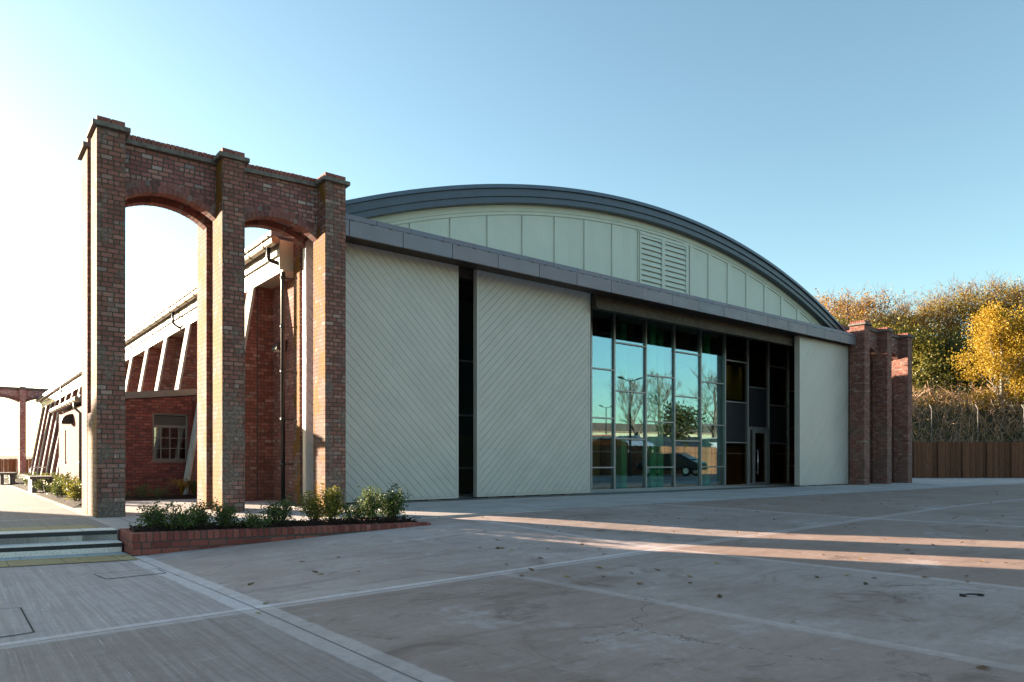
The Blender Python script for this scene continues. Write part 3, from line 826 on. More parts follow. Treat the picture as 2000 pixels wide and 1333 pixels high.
sliding_door(d2a, d2b, 13.95, DZ, 5.53, 1, .15)
sliding_door(24.0, 27.62, 13.45, DZ, 5.40, 1)
sliding_door(26.9, 30.2, 13.655, DZ, 5.05, 1, .08)

# glass front
GY = 15.20; GZ = 5.62
U = [1153, 1198.3, 1259.8, 1315.5, 1367, 1414.5, 1459.3, 1500.2, 1538.7, 1562]
XM = [on_y(u, 800, GY)[0] for u in U]
bays = [(721.4, 817, 913.6), (673.5, 765.8, 857.8), (735.9, 824.7, 913), (690.8, 775.9, 861.6), (748, 830.4, 912), (706.5, 786, 864.8), (758.5, 835.8), (718, 793, 866.6), (765, 838, 910)]
xa0 = 9.0
pat = [(721.4, 817, 913.6), (690, 780, 862), (735, 825, 913)]
left = []; x = XM[0]
XL = [XM[0] - 1.40 * k for k in range(1, 6)][::-1]
cwr = MB(); FT = .03
allx = XL + XM
for x in allx: cwr.box(x - FT, x + FT, GY - .06, GY + .10, -.03, GZ)
cwr.box(allx[0] + FT, allx[-1] - FT, GY - .055, GY + .10, -.035, .045)
cw = cwr.build('curtain_wall', M['mullion'], hg, bevel=.004)
tb = MB()
def pane(x0, x1, z0, z1, mat, y=GY):
    m = MB(); m.box(x0 + .003, x1 - .003, y, y + .024, z0 + .003, z1 - .003); return m.build('pane', mat, cw)
for i in range(len(allx) - 1):
    x0, x1 = allx[i] + FT, allx[i + 1] - FT
    k = i - len(XL)
    if k >= 0:
        um = .5 * (U[k] + U[k + 1]); zs = sorted(on_y(um, v, GY)[2] for v in bays[k])
    else:
        um = .5 * (U[0] + U[1]); zs = sorted(on_y(um, v, GY)[2] for v in pat[(i + 1) % 3])
        if i == len(XL) - 2: zs = sorted(on_y(914, v, GY)[2] for v in (737, 860))
    edges = [.045] + zs + [GZ]
    if k == 6:
        edges = [zs[0]] + zs[1:] + [GZ]
    for j in range(len(edges) - 1):
        za, zb = edges[j] + (.022 if j or k == 6 else 0), edges[j + 1] - (.022 if j < len(edges) - 2 else 0)
        mat = M['glass'] if k < 5 else M['glass_dim']
        if k in (5, 7) and j == 1: mat = M['spandrel']
        if k == 6 and j == 0: mat = M['spandrel']
        pane(x0, x1, za, zb, mat)
    for z in zs: tb = MB(); tb.box(x0, x1, GY - .05, GY + .09, z - .021, z + .021); tb.build('transom', M['mullion'], cw, bevel=.003)
# entrance door in bay 6
dx0, dx1 = XM[6] + FT, XM[7] - FT; dzt = sorted(on_y(1480, v, GY)[2] for v in bays[6])[0] - .022
df = MB(); yy = GY - .07
xs_ = dx0 + .30
df.box(dx0, dx0 + .07, yy, GY + .06, -.03, dzt); df.box(dx1 - .07, dx1, yy, GY + .06, -.03, dzt); df.box(dx0 + .071, dx1 - .071, yy, GY + .06, dzt - .07, dzt)
df.box(xs_, xs_ + .11, yy + .005, GY + .06, -.02, dzt - .071); df.box(dx1 - .19, dx1 - .072, yy + .01, GY + .05, -.02, dzt - .071)
df.box(xs_ + .111, dx1 - .191, yy + .012, GY + .05, dzt - .19, dzt - .072); df.box(xs_ + .111, dx1 - .191, yy + .012, GY + .05, -.02, .12); df.box(dx0 + .071, xs_ - .001, yy + .012, GY + .05, -.02, .1)
do = df.build('entrance_door', M['mullion'], hg, bevel=.004)
m = MB(); m.box(dx0 + .073, xs_ - .002, GY - .01, GY + .01, .102, dzt - .073); m.box(xs_ + .113, dx1 - .193, GY - .01, GY + .01, .122, dzt - .192); m.build('door_glass', M['glass_dim'], do)
m = MB(); hx = xs_ + .16; hy = yy - .07
m.tube([(hx, hy, .42), (hx, hy, 1.36)], .018, 10); m.tube([(hx, hy, .5), (hx, yy + .02, .5)], .012, 8); m.tube([(hx, hy, 1.28), (hx, yy + .02, 1.28)], .012, 8); m.build('door_handle', M['steel'], do, True)
# manifestation dots
m = MB()
for i in range(len(XL), len(allx) - 1):
    for zz in (1.2,) if i - len(XL) != 6 else ():
        x = allx[i] + .12
        while x < allx[i + 1] - .1: m.tube([(x, GY - .004, zz), (x, GY - .001, zz)], .016, 8); x += .085
m.build('glazing_dot', M['frame_grey'], cw)

# interior
m = MB(); m.box(XS + .31, 27.74, GY + .11, YB - .31, -.3, -.01); m.build('interior_floor', M['interior'], hg)
m = MB(); m.box(XS + .31, 27.74, 27.0, 27.2, 0, 5.9); m.build('interior_wall', M['interior_wall'], hg)
m = MB(); m.box(XS + .31, 27.74, GY + .11, 27.0, 5.66, 5.70); m.build('interior_ceiling', M['interior_wall'], hg)
def inside(u0, v0, u1, v1, y, mat):
    a = on_y(u0, v0, y); b = on_y(u1, v1, y); m = MB(); m.box(a[0], b[0], y, y + .08, max(0, b[2]), a[2]); m.build('interior_panel', M[mat], hg)
inside(1410, 872, 1449, 960, 16.4, 'ochre'); inside(895, 850, 940, 980, 16.2, 'ochre')
inside(1410, 712, 1449, 782, 16.4, 'olive'); inside(1500, 872, 1530, 960, 16.4, 'olive'); inside(1500, 722, 1530, 790, 16.6, 'olive')
m = MB(); m.box(16.0, 21.5, 21.0, 21.1, 0, 1.9); m.build('interior_panel', M['olive'], hg)
for u, y in ((1276, 15.42), (1291, 15.8), (1383, 15.42), (1219, 15.9)):
    m = MB(); x = on_y(u, 900, y)[0]; m.box(x - .13, x + .13, y, y + .26, 0, 5.44); m.build('column', M['teal'], hg, bevel=.01)
for u0, v0, u1 in ((1418, 679, 1444), (1462, 687, 1492)):
    q = on_y(u0, v0, 18.0); x = q[0]; y = 18.0; m = MB(); m.box(x, on_y(u1, v0, 18.0)[0], y, y + .07, q[2], q[2] + .035); m.build('strip_lamp', M['lamp_strip'], hg)
for x, y in ((17.2, 16.6), (19.0, 16.6), (20.8, 16.6), (22.2, 16.6), (18.0, 19.2), (21.0, 19.2), (23.6, 16.0), (25.2, 16.0)):  # hidden fill lights added in black tubes to brighten columns and interior
    m = MB(); m.tube([(x, y, 5.66), (x, y, 5.2)], .2, 16, False); ro = m.build('added_fill_tube', M['matte_black'], hg)
    m = MB(); m.poly([(x + .18 * math.cos(k * .3927), y + .18 * math.sin(k * .3927), 5.60) for k in range(16)]); m.build('fill_disc', M['fill_disc'], ro)

# left eaves, buttresses, gutter, pipes
by = [16.30 + 2.72 * k for k in range(18)]
for k, y in enumerate(by):
    if y > 62.8: break
    m = MB(); zt = 5.24
    # brick body
    def xo(z): return 5.50 - (5.2 - z) * .165
    m.prism([(xo(-.2) + .06, y, -.2), (XS - .001, y, -.2), (XS - .001, y, zt), (xo(zt) + .06, y, zt)], (0, .40, 0))
    bo = m.build('buttress', M['wall'], hg)
    c = MB(); c.prism([(xo(-.2), y - .01, -.2), (xo(-.2) + .058, y - .01, -.2), (xo(zt) + .058, y - .01, zt), (xo(zt), y - .01, zt)], (0, .42, 0)); c.build('buttress_coping', M['concrete_pale'], bo)
ys0, ys1 = 14.46, 64.2
m = MB(); m.box(5.44, 5.50, ys0, ys1, 4.86, 5.14); m.box(5.502, XS - .002, ys0, ys1, 4.90, 4.94); m.box(5.36, 5.42, ys0, ys1, 5.20, 5.44); m.box(5.422, XS, ys0, ys1, 5.145, 5.19)
m.box(5.36, XS - .003, ys0 - .022, ys0 - .003, 4.87, 5.49); m.build('eaves_fascia', M['cream'], hg, bevel=.004)
m = MB(); m.tube([(5.24, ys0 - .1, 5.44), (5.24, ys1, 5.44)], .085, 12)
y = ys0 + .4
while y < ys1:
    m.tube([(5.24, y, 5.44), (5.24, y + .05, 5.44)], .098, 12); y += .9
m.build('gutter', M['gutter'], hg)
m = MB(); m.box(5.1, 5.9, ys0, ys1, 5.50, 5.53); m.build('roof_edge', M['anth'], hg)
px_, py_ = 5.50, 14.62
m = MB(); m.tube([(5.24, 14.75, 5.40), (5.24, 14.75, 5.16), (5.26, 14.74, 5.11), (px_ - .03, py_ + .01, 5.03), (px_, py_, 4.97), (px_, py_, .02)], .045, 12)
for z in (4.72, 3.7, 2.75, 1.75, .8): m.tube([(px_, py_, z), (px_, py_, z + .07)], .055, 12); m.tube([(px_, py_ + .0, z + .035), (px_ + .22, py_ - .02, z + .035)], .012, 6)
m.build('downpipe', M['black'], hg, True)
for y in (22.8, 36.3, 49.5):
    m = MB(); m.tube([(5.24, y, 5.40), (5.24, y, 5.05), (5.30, y, 4.98), (5.62, y, 4.80), (5.66, y, 4.72), (5.66, y, .0)], .04, 8); m.build('downpipe', M['black'], hg, True)
m = MB(); m.tube([(5.53, 16.285, .05), (5.53, 16.285, 5.0)], .011, 6); m.build('lightning_cable', M['black'], hg)
def hood(x, y, z, parent, s=1.0):        # quarter-round bulkhead lamp hood on a wall facing -x
    m = MB(); prof = [(0, .0), (0, .24)] + [(-.24 * math.sin(a), .24 * math.cos(a)) for a in [R(q) for q in range(10, 91, 10)]]
    m.prism([(x + p * s - .001, y - .16 * s, z + q * s) for p, q in prof], (0, .32 * s, 0)); o = m.build('wall_lamp', M['black'], parent, bevel=.005)
    d = MB(); d.box(x - .2 * s, x - .04 * s, y - .13 * s, y + .13 * s, z - .012, z - .002); d.build('lamp_lens', M['lid'], o)
hood(XS, 15.55, 3.36, hg)

# ------------------------------------------------------------------ annex
AX0, AX1, AY0, AY1 = 2.58, 5.02, 19.76, 24.9
ax = thing('brick_annex', 'small red brick lean-to with grey louvred window behind the piers', 'annex', (AX0, AY0, 0))
wx0, wx1, wz0, wz1 = on_y(298, 850, AY0)[0], on_y(368, 850, AY0)[0], .92, 2.14
def rake(x): return 2.36 + (x - AX0) * .112
def front_piece(m, x0, x1, z0, z1=None):
    m.prism([(x0, AY0, z0), (x1, AY0, z0), (x1, AY0, z1 if z1 is not None else rake(x1) - .02), (x0, AY0, z1 if z1 is not None else rake(x0) - .02)], (0, .25, 0))
m = MB(); front_piece(m, AX0, wx0, -.2); front_piece(m, wx1, AX1, -.2); front_piece(m, wx0, wx1, -.2, wz0); front_piece(m, wx0, wx1, wz1)
sl_y = [(20.55, 20.80), (23.30, 23.55)]
ys = AY0 + .251
segs = []
for a_, b_ in sl_y: segs.append((ys, a_)); ys = b_
segs.append((ys, AY1))
for a_, b_ in segs: m.box(AX0, AX0 + .25, a_, b_, -.2, 2.30)
for a_, b_ in sl_y: m.box(AX0, AX0 + .25, a_, b_, -.2, .9); m.box(AX0, AX0 + .25, a_, b_, 1.78, 2.30)
m.box(AX0 + .251, AX1, AY1 - .25, AY1, -.2, 2.3)
aw = m.build('annex_wall', M['annex'], ax)
m = MB()
for a_, b_ in sl_y: m.box(AX0 + .12, AX0 + .14, a_, b_, .9, 1.78)
so_ = m.build('slit_window', M['car_glass'], ax)
m = MB()
for a_, b_ in sl_y: m.box(AX0 - .04, AX0 + .115, a_ - .05, b_ + .05, .845, .899)
m.build('sill', M['frame_grey'], so_)
m = MB(); m.prism([(AX0 - .12, AY0 - .06, rake(AX0 - .12) + .0), (AX1 + .25, AY0 - .06, rake(AX1 + .25)), (AX1 + .25, AY0 - .06, rake(AX1 + .25) + .165), (AX0 - .12, AY0 - .06, rake(AX0 - .12) + .165)], (0, .055, 0)); m.build('verge_board', M['annex_trim'], ax, bevel=.004)
m = MB(); m.prism([(AX0 - .12, AY0 - .003, rake(AX0 - .12) + .02), (AX1 + .25, AY0 - .003, rake(AX1 + .25) + .02), (AX1 + .25, AY0 - .003, rake(AX1 + .25) + .13), (AX0 - .12, AY0 - .003, rake(AX0 - .12) + .13)], (0, AY1 - AY0 + .1, 0)); m.build('annex_roof', M['annex_trim'], ax)
m = MB(); m.tube([(AX0 - .17, AY0 - .05, 2.40), (AX0 - .17, AY1 + .1, 2.40)], .065, 10); y = AY0 + .3
while y < AY1: m.tube([(AX0 - .17, y, 2.40), (AX0 - .17, y + .05, 2.40)], .078, 10); y += .55
m.build('gutter', M['gutter'], ax)
m = MB(); m.tube([(AX0 - .17, 20.15, 2.36), (AX0 - .17, 20.15, 2.2), (AX0 - .05, 20.15, 2.08), (AX0 - .05, 20.15, 0)], .035, 8); m.build('downpipe', M['annex_trim'], ax, True)
hood(AX0, 22.1, 1.9, ax, 1.1)
wf = MB(); y0, y1 = AY0 + .06, AY0 + .13; F = .05; zl = 1.80
wf.box(wx0 + .002, wx0 + F, y0, y1, wz0, wz1 - .002); wf.box(wx1 - F, wx1 - .002, y0, y1, wz0, wz1 - .002); wf.box(wx0 + F, wx1 - F, y0, y1, wz0, wz0 + F); wf.box(wx0 + F, wx1 - F, y0, y1, wz1 - F, wz1 - .002); wf.box(wx0 + F, wx1 - F, y0, y1, zl - .03, zl + .03)
win = wf.build('window', M['frame_grey'], ax, bevel=.004)
m = MB()
for k in range(1, 4):
    x = wx0 + (wx1 - wx0) * k / 4; m.box(x - .011, x + .011, y0 + .02, y1 - .01, wz0 + F, zl - .03)
for k in range(1, 3):
    z = wz0 + F + (zl - .03 - wz0 - F) * k / 3; m.box(wx0 + F, wx1 - F, y0 + .022, y1 - .012, z - .01, z + .01)
m.build('glazing_bar', M['frame_grey'], win)
m = MB(); m.box(wx0 + F, wx1 - F, y0 + .04, y0 + .05, wz0 + F, zl - .03); m.build('pane', M['glass_win'], win)
m = MB(); z = zl + .04
while z < wz1 - F - .02: m.prism([(wx0 + F, y0 + .01, z), (wx0 + F, y0 + .045, z + .028), (wx0 + F, y0 + .052, z + .022), (wx0 + F, y0 + .017, z - .006)], (wx1 - wx0 - 2 * F, 0, 0)); z += .033
m.build('louvre_slat', M['frame_grey'], win)
m = MB(); m.box(wx0 + F, wx1 - F, y0 + .055, y0 + .06, zl + .03, wz1 - F); m.build('louvre_backing', M['black_gap'], win)
m = MB(); m.prism([(wx0 - .04, AY0 - .035, wz0 - .045), (wx0 - .04, AY0 + .06, wz0 - .045), (wx0 - .04, AY0 + .06, wz0 - .001), (wx0 - .04, AY0 - .035, wz0 - .012)], (wx1 - wx0 + .08, 0, 0)); m.build('sill', M['frame_grey'], win)
m = MB(); m.box(AX0 + .3, AX1 - .02, 22.5, 22.55, 0, 2.2); m.build('interior_wall', M['ochre'], ax)
m = MB(); m.box(4.25, 4.40, 21.2, 21.35, 0, 2.2); m.build('interior_post', M['car_red'], ax)
m = MB(); m.prism([(4.55, 21.0, 0), (4.7, 21.0, 0), (4.82, 21.0, 2.2), (4.67, 21.0, 2.2)], (0, .15, 0)); m.build('interior_brace', M['cream'], ax)

# ------------------------------------------------------------------ shrubs and beds
def leaf_quad(m, c, s, r=rng):
    d = Vector((r.gauss(0, 1), r.gauss(0, 1), r.gauss(.3, .8))).normalized(); w = d.orthogonal().normalized()
    a = r.uniform(0, 6.28); w = (w * math.cos(a) + d.cross(w) * math.sin(a)).normalized()
    m.quad(c - w * s * .38, c + d * s * .5, c + w * s * .38, c - d * s * .5)
def shrub_mesh(h, spread, nst, seed, leafs=.032, tall=.5, density=1.0):
    r = random.Random(seed); st = MB(); lf = MB()
    for k in range(nst):
        a = r.uniform(0, 6.28); lean = r.uniform(.1, 1) * spread; hh = h * (r.uniform(.45, .8) if r.random() > tall * .4 else r.uniform(.8, 1.0))
        p0 = Vector((math.cos(a) * .04, math.sin(a) * .04, 0)); tip = Vector((math.cos(a) * lean, math.sin(a) * lean, hh))
        mid = p0.lerp(tip, .5) + Vector((r.gauss(0, .02), r.gauss(0, .02), hh * .08)); pts = [p0, mid, tip]
        st.tube(pts, [.006, .005, .002], 4, False)
        L = int(34 * density * hh / .35)
        for j in range(L):
            t = r.uniform(.18, 1.0); q = (p0.lerp(mid, t * 2) if t < .5 else mid.lerp(tip, t * 2 - 1))
            sp = (.075 * (1.1 - t) + .018)
            c = q + Vector((r.gauss(0, sp), r.gauss(0, sp), r.gauss(0, .018)))
            leaf_quad(lf, c, leafs * r.uniform(.6, 1.15), r)
    return st, lf
def shrub(name, label, cat, loc, h, spread, nst, seed, mat, group, **kw):
    root = thing(name, label, cat, loc, group); s, l = shrub_mesh(h, spread, nst, seed, **kw)
    o = s.build('stem', M['bark'], None); o.parent = root
    o = l.build('foliage', M[mat], None); o.parent = root
    return root
PS = [  # u, v base, height, spread, stems, material, label
    (297, 1034, .30, .17, 18, 'leaf_shrub', 'first dark green shrub in the planter, nearest the steps'),
    (352, 1034, .27, .17, 18, 'leaf_shrub', 'rounded green shrub second from the steps in the planter'),
    (392, 1030, .25, .17, 16, 'leaf_shrub', 'low green shrub in the planter in front of the middle pier base'),
    (440, 1030, .29, .16, 16, 'leaf_shrub', 'green shrub in the planter just right of the middle pier'),
    (500, 1030, .19, .15, 13, 'leaf_shrub', 'smallest green shrub in the planter, with gaps of mulch round it'),
    (545, 1024, .30, .19, 18, 'leaf_shrub', 'spreading green shrub in the planter below the downpipe'),
    (612, 1018, .34, .18, 18, 'leaf_yellow', 'bushy yellow green shrub in the planter in front of the green door edge'),
    (648, 1018, .44, .15, 20, 'leaf_yellow', 'tallest yellow shrub in the planter before the right pier'),
    (693, 1018, .27, .16, 14, 'leaf_shrub', 'open green shrub in the planter just right of the yellow shrub'),
    (724, 1016, .38, .13, 16, 'leaf_shrub', 'upright dark green shrub in the planter against the boarded door'),
    (765, 1014, .40, .22, 24, 'leaf_shrub', 'large dark green shrub at the right end of the planter')]
for k, (u, v, hh, sp, ns, mat, lab) in enumerate(PS):
    d = ray(u, v); t = (.01 - CH) / d[2]
    shrub('planter_shrub', lab, 'shrub', (d[0] * t, d[1] * t, -.0), hh * 1.38, sp * 1.25, int(ns * 1.4), 100 + k, mat, 'shrubs growing in the brick planter', density=2.1)

# beds along the path and in front of the annex
def bed(name, label, pts, seed):
    m = MB(); x0, x1, y0, y1 = pts; nx = max(6, int((x1 - x0) / .12)); ny = max(6, int((y1 - y0) / .25)); r = random.Random(seed)
    for j in range(ny + 1):
        for i in range(nx + 1):
            x, y = x0 + (x1 - x0) * i / nx, y0 + (y1 - y0) * j / ny; e = min(i, nx - i, j, ny - j)
            m.v.append((x, y, .006 + min(1, e / 2) * .05 + (.02 * mnoise.noise(Vector((x * 5, y * 5, 0))) if e else 0)))
    for j in range(ny):
        for i in range(nx): q = j * (nx + 1) + i; m.f.append((q, q + 1, q + nx + 2, q + nx + 1))
    tag(m.build(name, M['mulch']), label, 'mulch', kind='stuff')
bed('mulch', 'dark mulch in the bed along the annex front', (2.45, 5.0, 17.9, 19.74), 1)
bed('mulch', 'dark mulch strip between the path and the annex side', (1.86, 2.56, 15.9, 23.4), 2)
bed('mulch', 'dark mulch bed beside the far buttresses', (1.86, 4.2, 25.9, 45), 3)
AB = [((2.75, 18.4), .36, 'leaf_yellow', 'small yellow green plant at the left foot of the annex front wall'), ((3.15, 18.5), .26, 'leaf_shrub', 'low green plant under the left of the annex wall'), ((3.6, 18.6), .38, 'leaf_shrub', 'thin dark plant against the annex wall left of the window'), ((3.95, 18.4), .3, 'leaf_shrub', 'low dark plant below the annex window')]
for k, ((x, y), hh, mat, lab) in enumerate(AB): shrub('bed_plant', lab, 'plant', (x, y, .03), hh, .25, 20, 300 + k, mat, 'plants in the bed before the annex')
def grass_tuft(label, loc, h, n, seed, mat):
    root = thing('grass_tuft', label, 'plant', loc, 'grass tufts before the annex'); r = random.Random(seed); m = MB()
    for k in range(n):
        a = r.uniform(0, 6.28); L = h * r.uniform(.6, 1.1); o = r.uniform(.3, .9) * L
        p = [Vector((0, 0, 0)), Vector((math.cos(a) * o * .35, math.sin(a) * o * .35, L * .75)), Vector((math.cos(a) * o * .8, math.sin(a) * o * .8, L * .85)), Vector((math.cos(a) * o * 1.15, math.sin(a) * o * 1.15, L * .55))]
        w = Vector((-math.sin(a), math.cos(a), 0)) * .006
        for q in range(3): m.quad(p[q] - w, p[q] + w, p[q + 1] + w * (.7 - q * .3), p[q + 1] - w * (.7 - q * .3))
    o = m.build('blade', M[mat]); o.parent = root
grass_tuft('straw coloured grass tuft at the right end of the annex bed', (4.45, 18.5, .03), .5, 130, 4, 'leaf_copper')
grass_tuft('green grass tuft beside the sloping buttress foot', (4.78, 18.7, .03), .42, 90, 5, 'leaf_bed')
r_ = random.Random(5); k = 0
BEDL = ['leafy plant by the corner of the lit annex wall', 'low golden plant on the mulch before the annex wall', 'feathery plant leaning over the path edge', 'bushy plant beside the near bench', 'tall green plant right of the near bench', 'spreading plant under the annex slit window', 'plant hugging the foot of the annex wall',
        'plant behind the near bench slab', 'yellow plant between the two benches', 'green plant left of the near bench', 'plant at the foot of the far buttress', 'low plant beside the far bench', 'round plant under the far brick pier', 'plant in front of the tan fence', 'small plant at the far end of the path bed', 'loose plant half way along the path bed', 'plant hiding the foot of the near bench', 'leafy plant pressed against the near side of the near bench']
SP = [(2.3, 18.6), (2.15, 17.6), (2.05, 19.6), (2.3, 20.6), (2.4, 22.2), (2.3, 21.3), (2.45, 19.7), (2.2, 26.4), (2.6, 27.5), (2.2, 28.6), (3.3, 29.5), (2.5, 31), (3.3, 33.5), (2.7, 35.5), (2.2, 38), (2.3, 29.8), (2.15, 23.9), (2.35, 23.4)]
for k, (x, y) in enumerate(SP):
    mat = 'leaf_yellow' if k in (1, 8) else 'leaf_bed'
    shrub('bed_plant', BEDL[k], 'plant', (x, y, .03), r_.uniform(.38, .6), .32, 22, 400 + k, mat, 'plants in the bed along the path', leafs=.045)
# benches
def bench(label, x0, x1, y0, y1):
    b = thing('stone_bench', label, 'bench', (.5 * (x0 + x1), .5 * (y0 + y1), 0), 'benches along the path')
    m = MB(); m.box(x0, x1, y0, y1, .39, .47); m.build('seat', M['slab'], b, bevel=.01)
    for xa in (x0 + .06, x1 - .18):
        m = MB(); m.box(xa, xa + .12, y0 + .08, y1 - .08, 0, .388); m.build('leg', M['slab'], b, bevel=.008)
bench('pale stone slab bench nearest the annex beside the path', 1.80, 2.42, 24.2, 25.6)
bench('more distant pale stone slab bench near the far brick pier', 1.50, 2.1, 33.5, 35.2)

# ------------------------------------------------------------------ far left: fence, wire, handrail, car
def board_fence(name, label, p, q, h, mat, bw=.11, z=0, rails=True, post_step=2.4, double=False, group=None):
    root = thing(name, label, 'fence', (p[0], p[1], z), group); d = Vector((q[0] - p[0], q[1] - p[1], 0)); L = d.length; d.normalize(); n = Vector((d.y, -d.x, 0)); P = Vector((p[0], p[1], z)); r = random.Random(3)
    m = MB(); s = 0
    while s < L:
        hh = h + r.uniform(-.02, .03); o = r.uniform(0, .012) + (.02 if int(s / bw) % 2 else 0); w = bw * r.uniform(.88, 1.0)
        a = P + d * s + n * o; b = P + d * min(L, s + w) + n * o
        m.prism([tuple(a), tuple(b), tuple(b + n * .02), tuple(a + n * .02)], (0, 0, hh)); s += bw
    m.build('board', mat, root)
    s = 0
    while s < L:
        m = MB(); a = P + d * s + n * .05; b = a + d * .16
        m.prism([tuple(a), tuple(b), tuple(b + n * .10), tuple(a + n * .10)], (0, 0, h + (.02 if not double else -.03))); m.build('post', mat, root); s += post_step
    return root
board_fence('timber_fence', 'low tan timber fence behind the distant brick arches', (1.6, 70.5), (9.5, 68.5), 1.12, M['timber_tan'], .14)
rl = thing('handrail', 'bent steel handrail beside the far buttress', 'handrail', (3.2, 44, 0)); m = MB(); m.tube([(3.25, 43, 0), (3.25, 43, .52), (3.3, 43.1, .6), (3.9, 43.4, .62)], .03, 8); m.build('rail', M['steel'], rl, True)
wr = thing('wire_fence', 'thin wire fence line across the far end of the path', 'fence', (-4, 58, 0)); m = MB(); m.tube([(-12, 60, 1.72), (5, 57.5, 1.72)], .018, 5); m.build('wire', M['galv'], wr)
for x in (-12, -6.5):
    m = MB(); m.tube([(x, 60 - (x + 12) * .147, -.1), (x, 60 - (x + 12) * .147, 1.9)], .03, 6); m.build('post', M['galv'], wr)

def car(label, loc, rz, mat, group=None):
    root = thing('parked_car', label, 'car', loc, group); root.rotation_euler = (0, 0, rz)
    def add(m, name, mt, par=root, **kw):
        o = m.build(name, mt, None, **kw); o.parent = par; return o
    prof = [(-2.1, .35), (-2.12, .75), (-1.9, .92), (-1.35, 1.0), (-.75, 1.42), (.7, 1.46), (1.55, 1.02), (2.05, .85), (2.12, .4)]
    m = MB(); m.prism([(x, -.86, z) for x, z in prof], (0, 1.72, 0)); body = add(m, 'body', mat, bevel=.09)
    m = MB()
    for y in (-.866, .856): m.prism([(-1.2, y, 1.02), (-.7, y, 1.36), (.62, y, 1.39), (1.25, y, 1.04)], (0, .01, 0))
    add(m, 'side_window', M['car_glass'])
    m = MB(); m.prism([(-1.38, -.7, 1.0), (-.78, -.66, 1.41), (-.78, .66, 1.41), (-1.38, .7, 1.0)], (-.012, 0, .012)); add(m, 'windscreen', M['car_glass'])
    m = MB(); m.prism([(1.5, -.7, 1.07), (.75, -.66, 1.45), (.75, .66, 1.45), (1.5, .7, 1.07)], (.012, 0, .012)); add(m, 'rear_window', M['car_glass'])
    for x in (-1.32, 1.32):
        for y in (-.88, .68):
            m = MB(); m.tube([(x, y, .32), (x, y + .2, .32)], .32, 18); w = add(m, 'wheel', M['tyre'])
            m = MB(); m.tube([(x, y - .006, .32), (x, y + .206, .32)], .19, 14); add(m, 'rim', M['steel'], w)
    m = MB()
    for y in (-.78, .46): m.box(-2.135, -2.05, y, y + .32, .66, .78)
    add(m, 'headlight', M['lid'])
    return root
car('white car parked beyond the far end of the path', (-.6, 78, -.35), R(15), M['car_white'])

# ------------------------------------------------------------------ right: fence, chain link, bank, trees
F0, F1 = (36.5, 21.0), (60.0, 2.2)
rf = board_fence('timber_fence', 'dark brown close-boarded timber fence at the edge of the yard', F0, F1, 2.02, M['timber_dark'], .15, z=-.02, post_step=1.35, double=True)
m = MB(); d = Vector((F1[0] - F0[0], F1[1] - F0[1], 0)); L = d.length; d.normalize(); n = Vector((d.y, -d.x, 0)); s = 0
while s < L:
    a = Vector((F0[0], F0[1], 0)) + d * s + n * .06
    for q in range(6):
        a0 = a + d * (q * .145 + rng.uniform(0, .006)) + n * (.012 if q % 2 else 0); a1 = a0 + d * .136
        m.prism([tuple(a0), tuple(a1), tuple(a1 + n * .022), tuple(a0 + n * .022)], (0, 0, 1.98 + rng.uniform(-.03, .03)))
    s += 1.35
m.build('board_panel', M['timber_dark'], rf)
cf = thing('chain_link_fence', 'tall chain link fence on pale posts behind the timber fence', 'fence', (44, 17, 0))
cn = -n * 1.0
C0 = Vector((F0[0], F0[1], 0)) - n * .9; s = .5
z0, z1 = .4, 3.85
while s < L:
    a = C0 + d * s; m = MB(); m.tube([a + Vector((0, 0, z0 - .6)), a + Vector((0, 0, z1 + .05)), a - n * .2 + Vector((0, 0, z1 + .3))], .03, 8); m.build('post', M['slab'], cf, True); s += 2.62
m = MB(); s = 0; H = z1 - z0; r = .0018
while s < L:
    for sg in (1, -1):
        a = C0 + d * s + Vector((0, 0, z0)); b = C0 + d * (s + sg * H * .8) + Vector((0, 0, z1)); m.tube([a, b], r, 3, False)
    s += .2
for z in (z0, .5 * (z0 + z1), z1): m.tube([C0 + Vector((0, 0, z)), C0 + d * L + Vector((0, 0, z))], .009, 4, False)
m.build('wire_mesh', M['annex_trim'], cf)
# embankment
m = MB(); NXb, NYb = 60, 24
def bank_z(w): return -.2 + 4.9 * smooth((w - .5) / 9)
def bank_pt(s, w):
    p = Vector((F0[0], F0[1], 0)) - d * 22 + d * s - n * w; return p
for j in range(NYb + 1):
    for i in range(NXb + 1):
        p = bank_pt(75 * i / NXb, .4 + 60 * (j / NYb) ** 2); w = .4 + 60 * (j / NYb) ** 2
        m.v.append((p.x, p.y, bank_z(w) + .35 * mnoise.noise(p * .3)))
for j in range(NYb):
    for i in range(NXb): q = j * (NXb + 1) + i; m.f.append((q, q + 1, q + NXb + 2, q + NXb + 1))
struct(m.build('embankment', M['bank'], smooth=True), 'steep overgrown bank behind the fences')
# brambles on the bank
r = random.Random(11); lf = MB(); tw = MB()
for _ in range(26000):
    s = 12 + 38 * r.random(); w = .9 + 11 * r.random() ** 1.2; p = bank_pt(s, w)
    hgt = (.5 + 1.4 * max(0, .5 + mnoise.noise(Vector((s * .45, w * .45, 4))))) * r.random() ** .6 
    c = Vector((p.x, p.y, bank_z(w) + hgt)); leaf_quad(lf, c, r.uniform(.06, .16), r)
for _ in range(3000):
    s = 12 + 38 * r.random(); w = .7 + 10 * r.random(); p = bank_pt(s, w); a = Vector((p.x, p.y, bank_z(w) + r.uniform(0, .8)))
    dr = Vector((r.gauss(0, 1), r.gauss(0, 1), 0)).normalized() * r.uniform(.5, 1.5) + n * r.uniform(0, .6)
    tw.tube([a, a + dr * .45 + Vector((0, 0, r.uniform(.4, 1.1))), a + dr + Vector((0, 0, r.uniform(-.3, .7)))], [.018, .014, .006], 3, False)
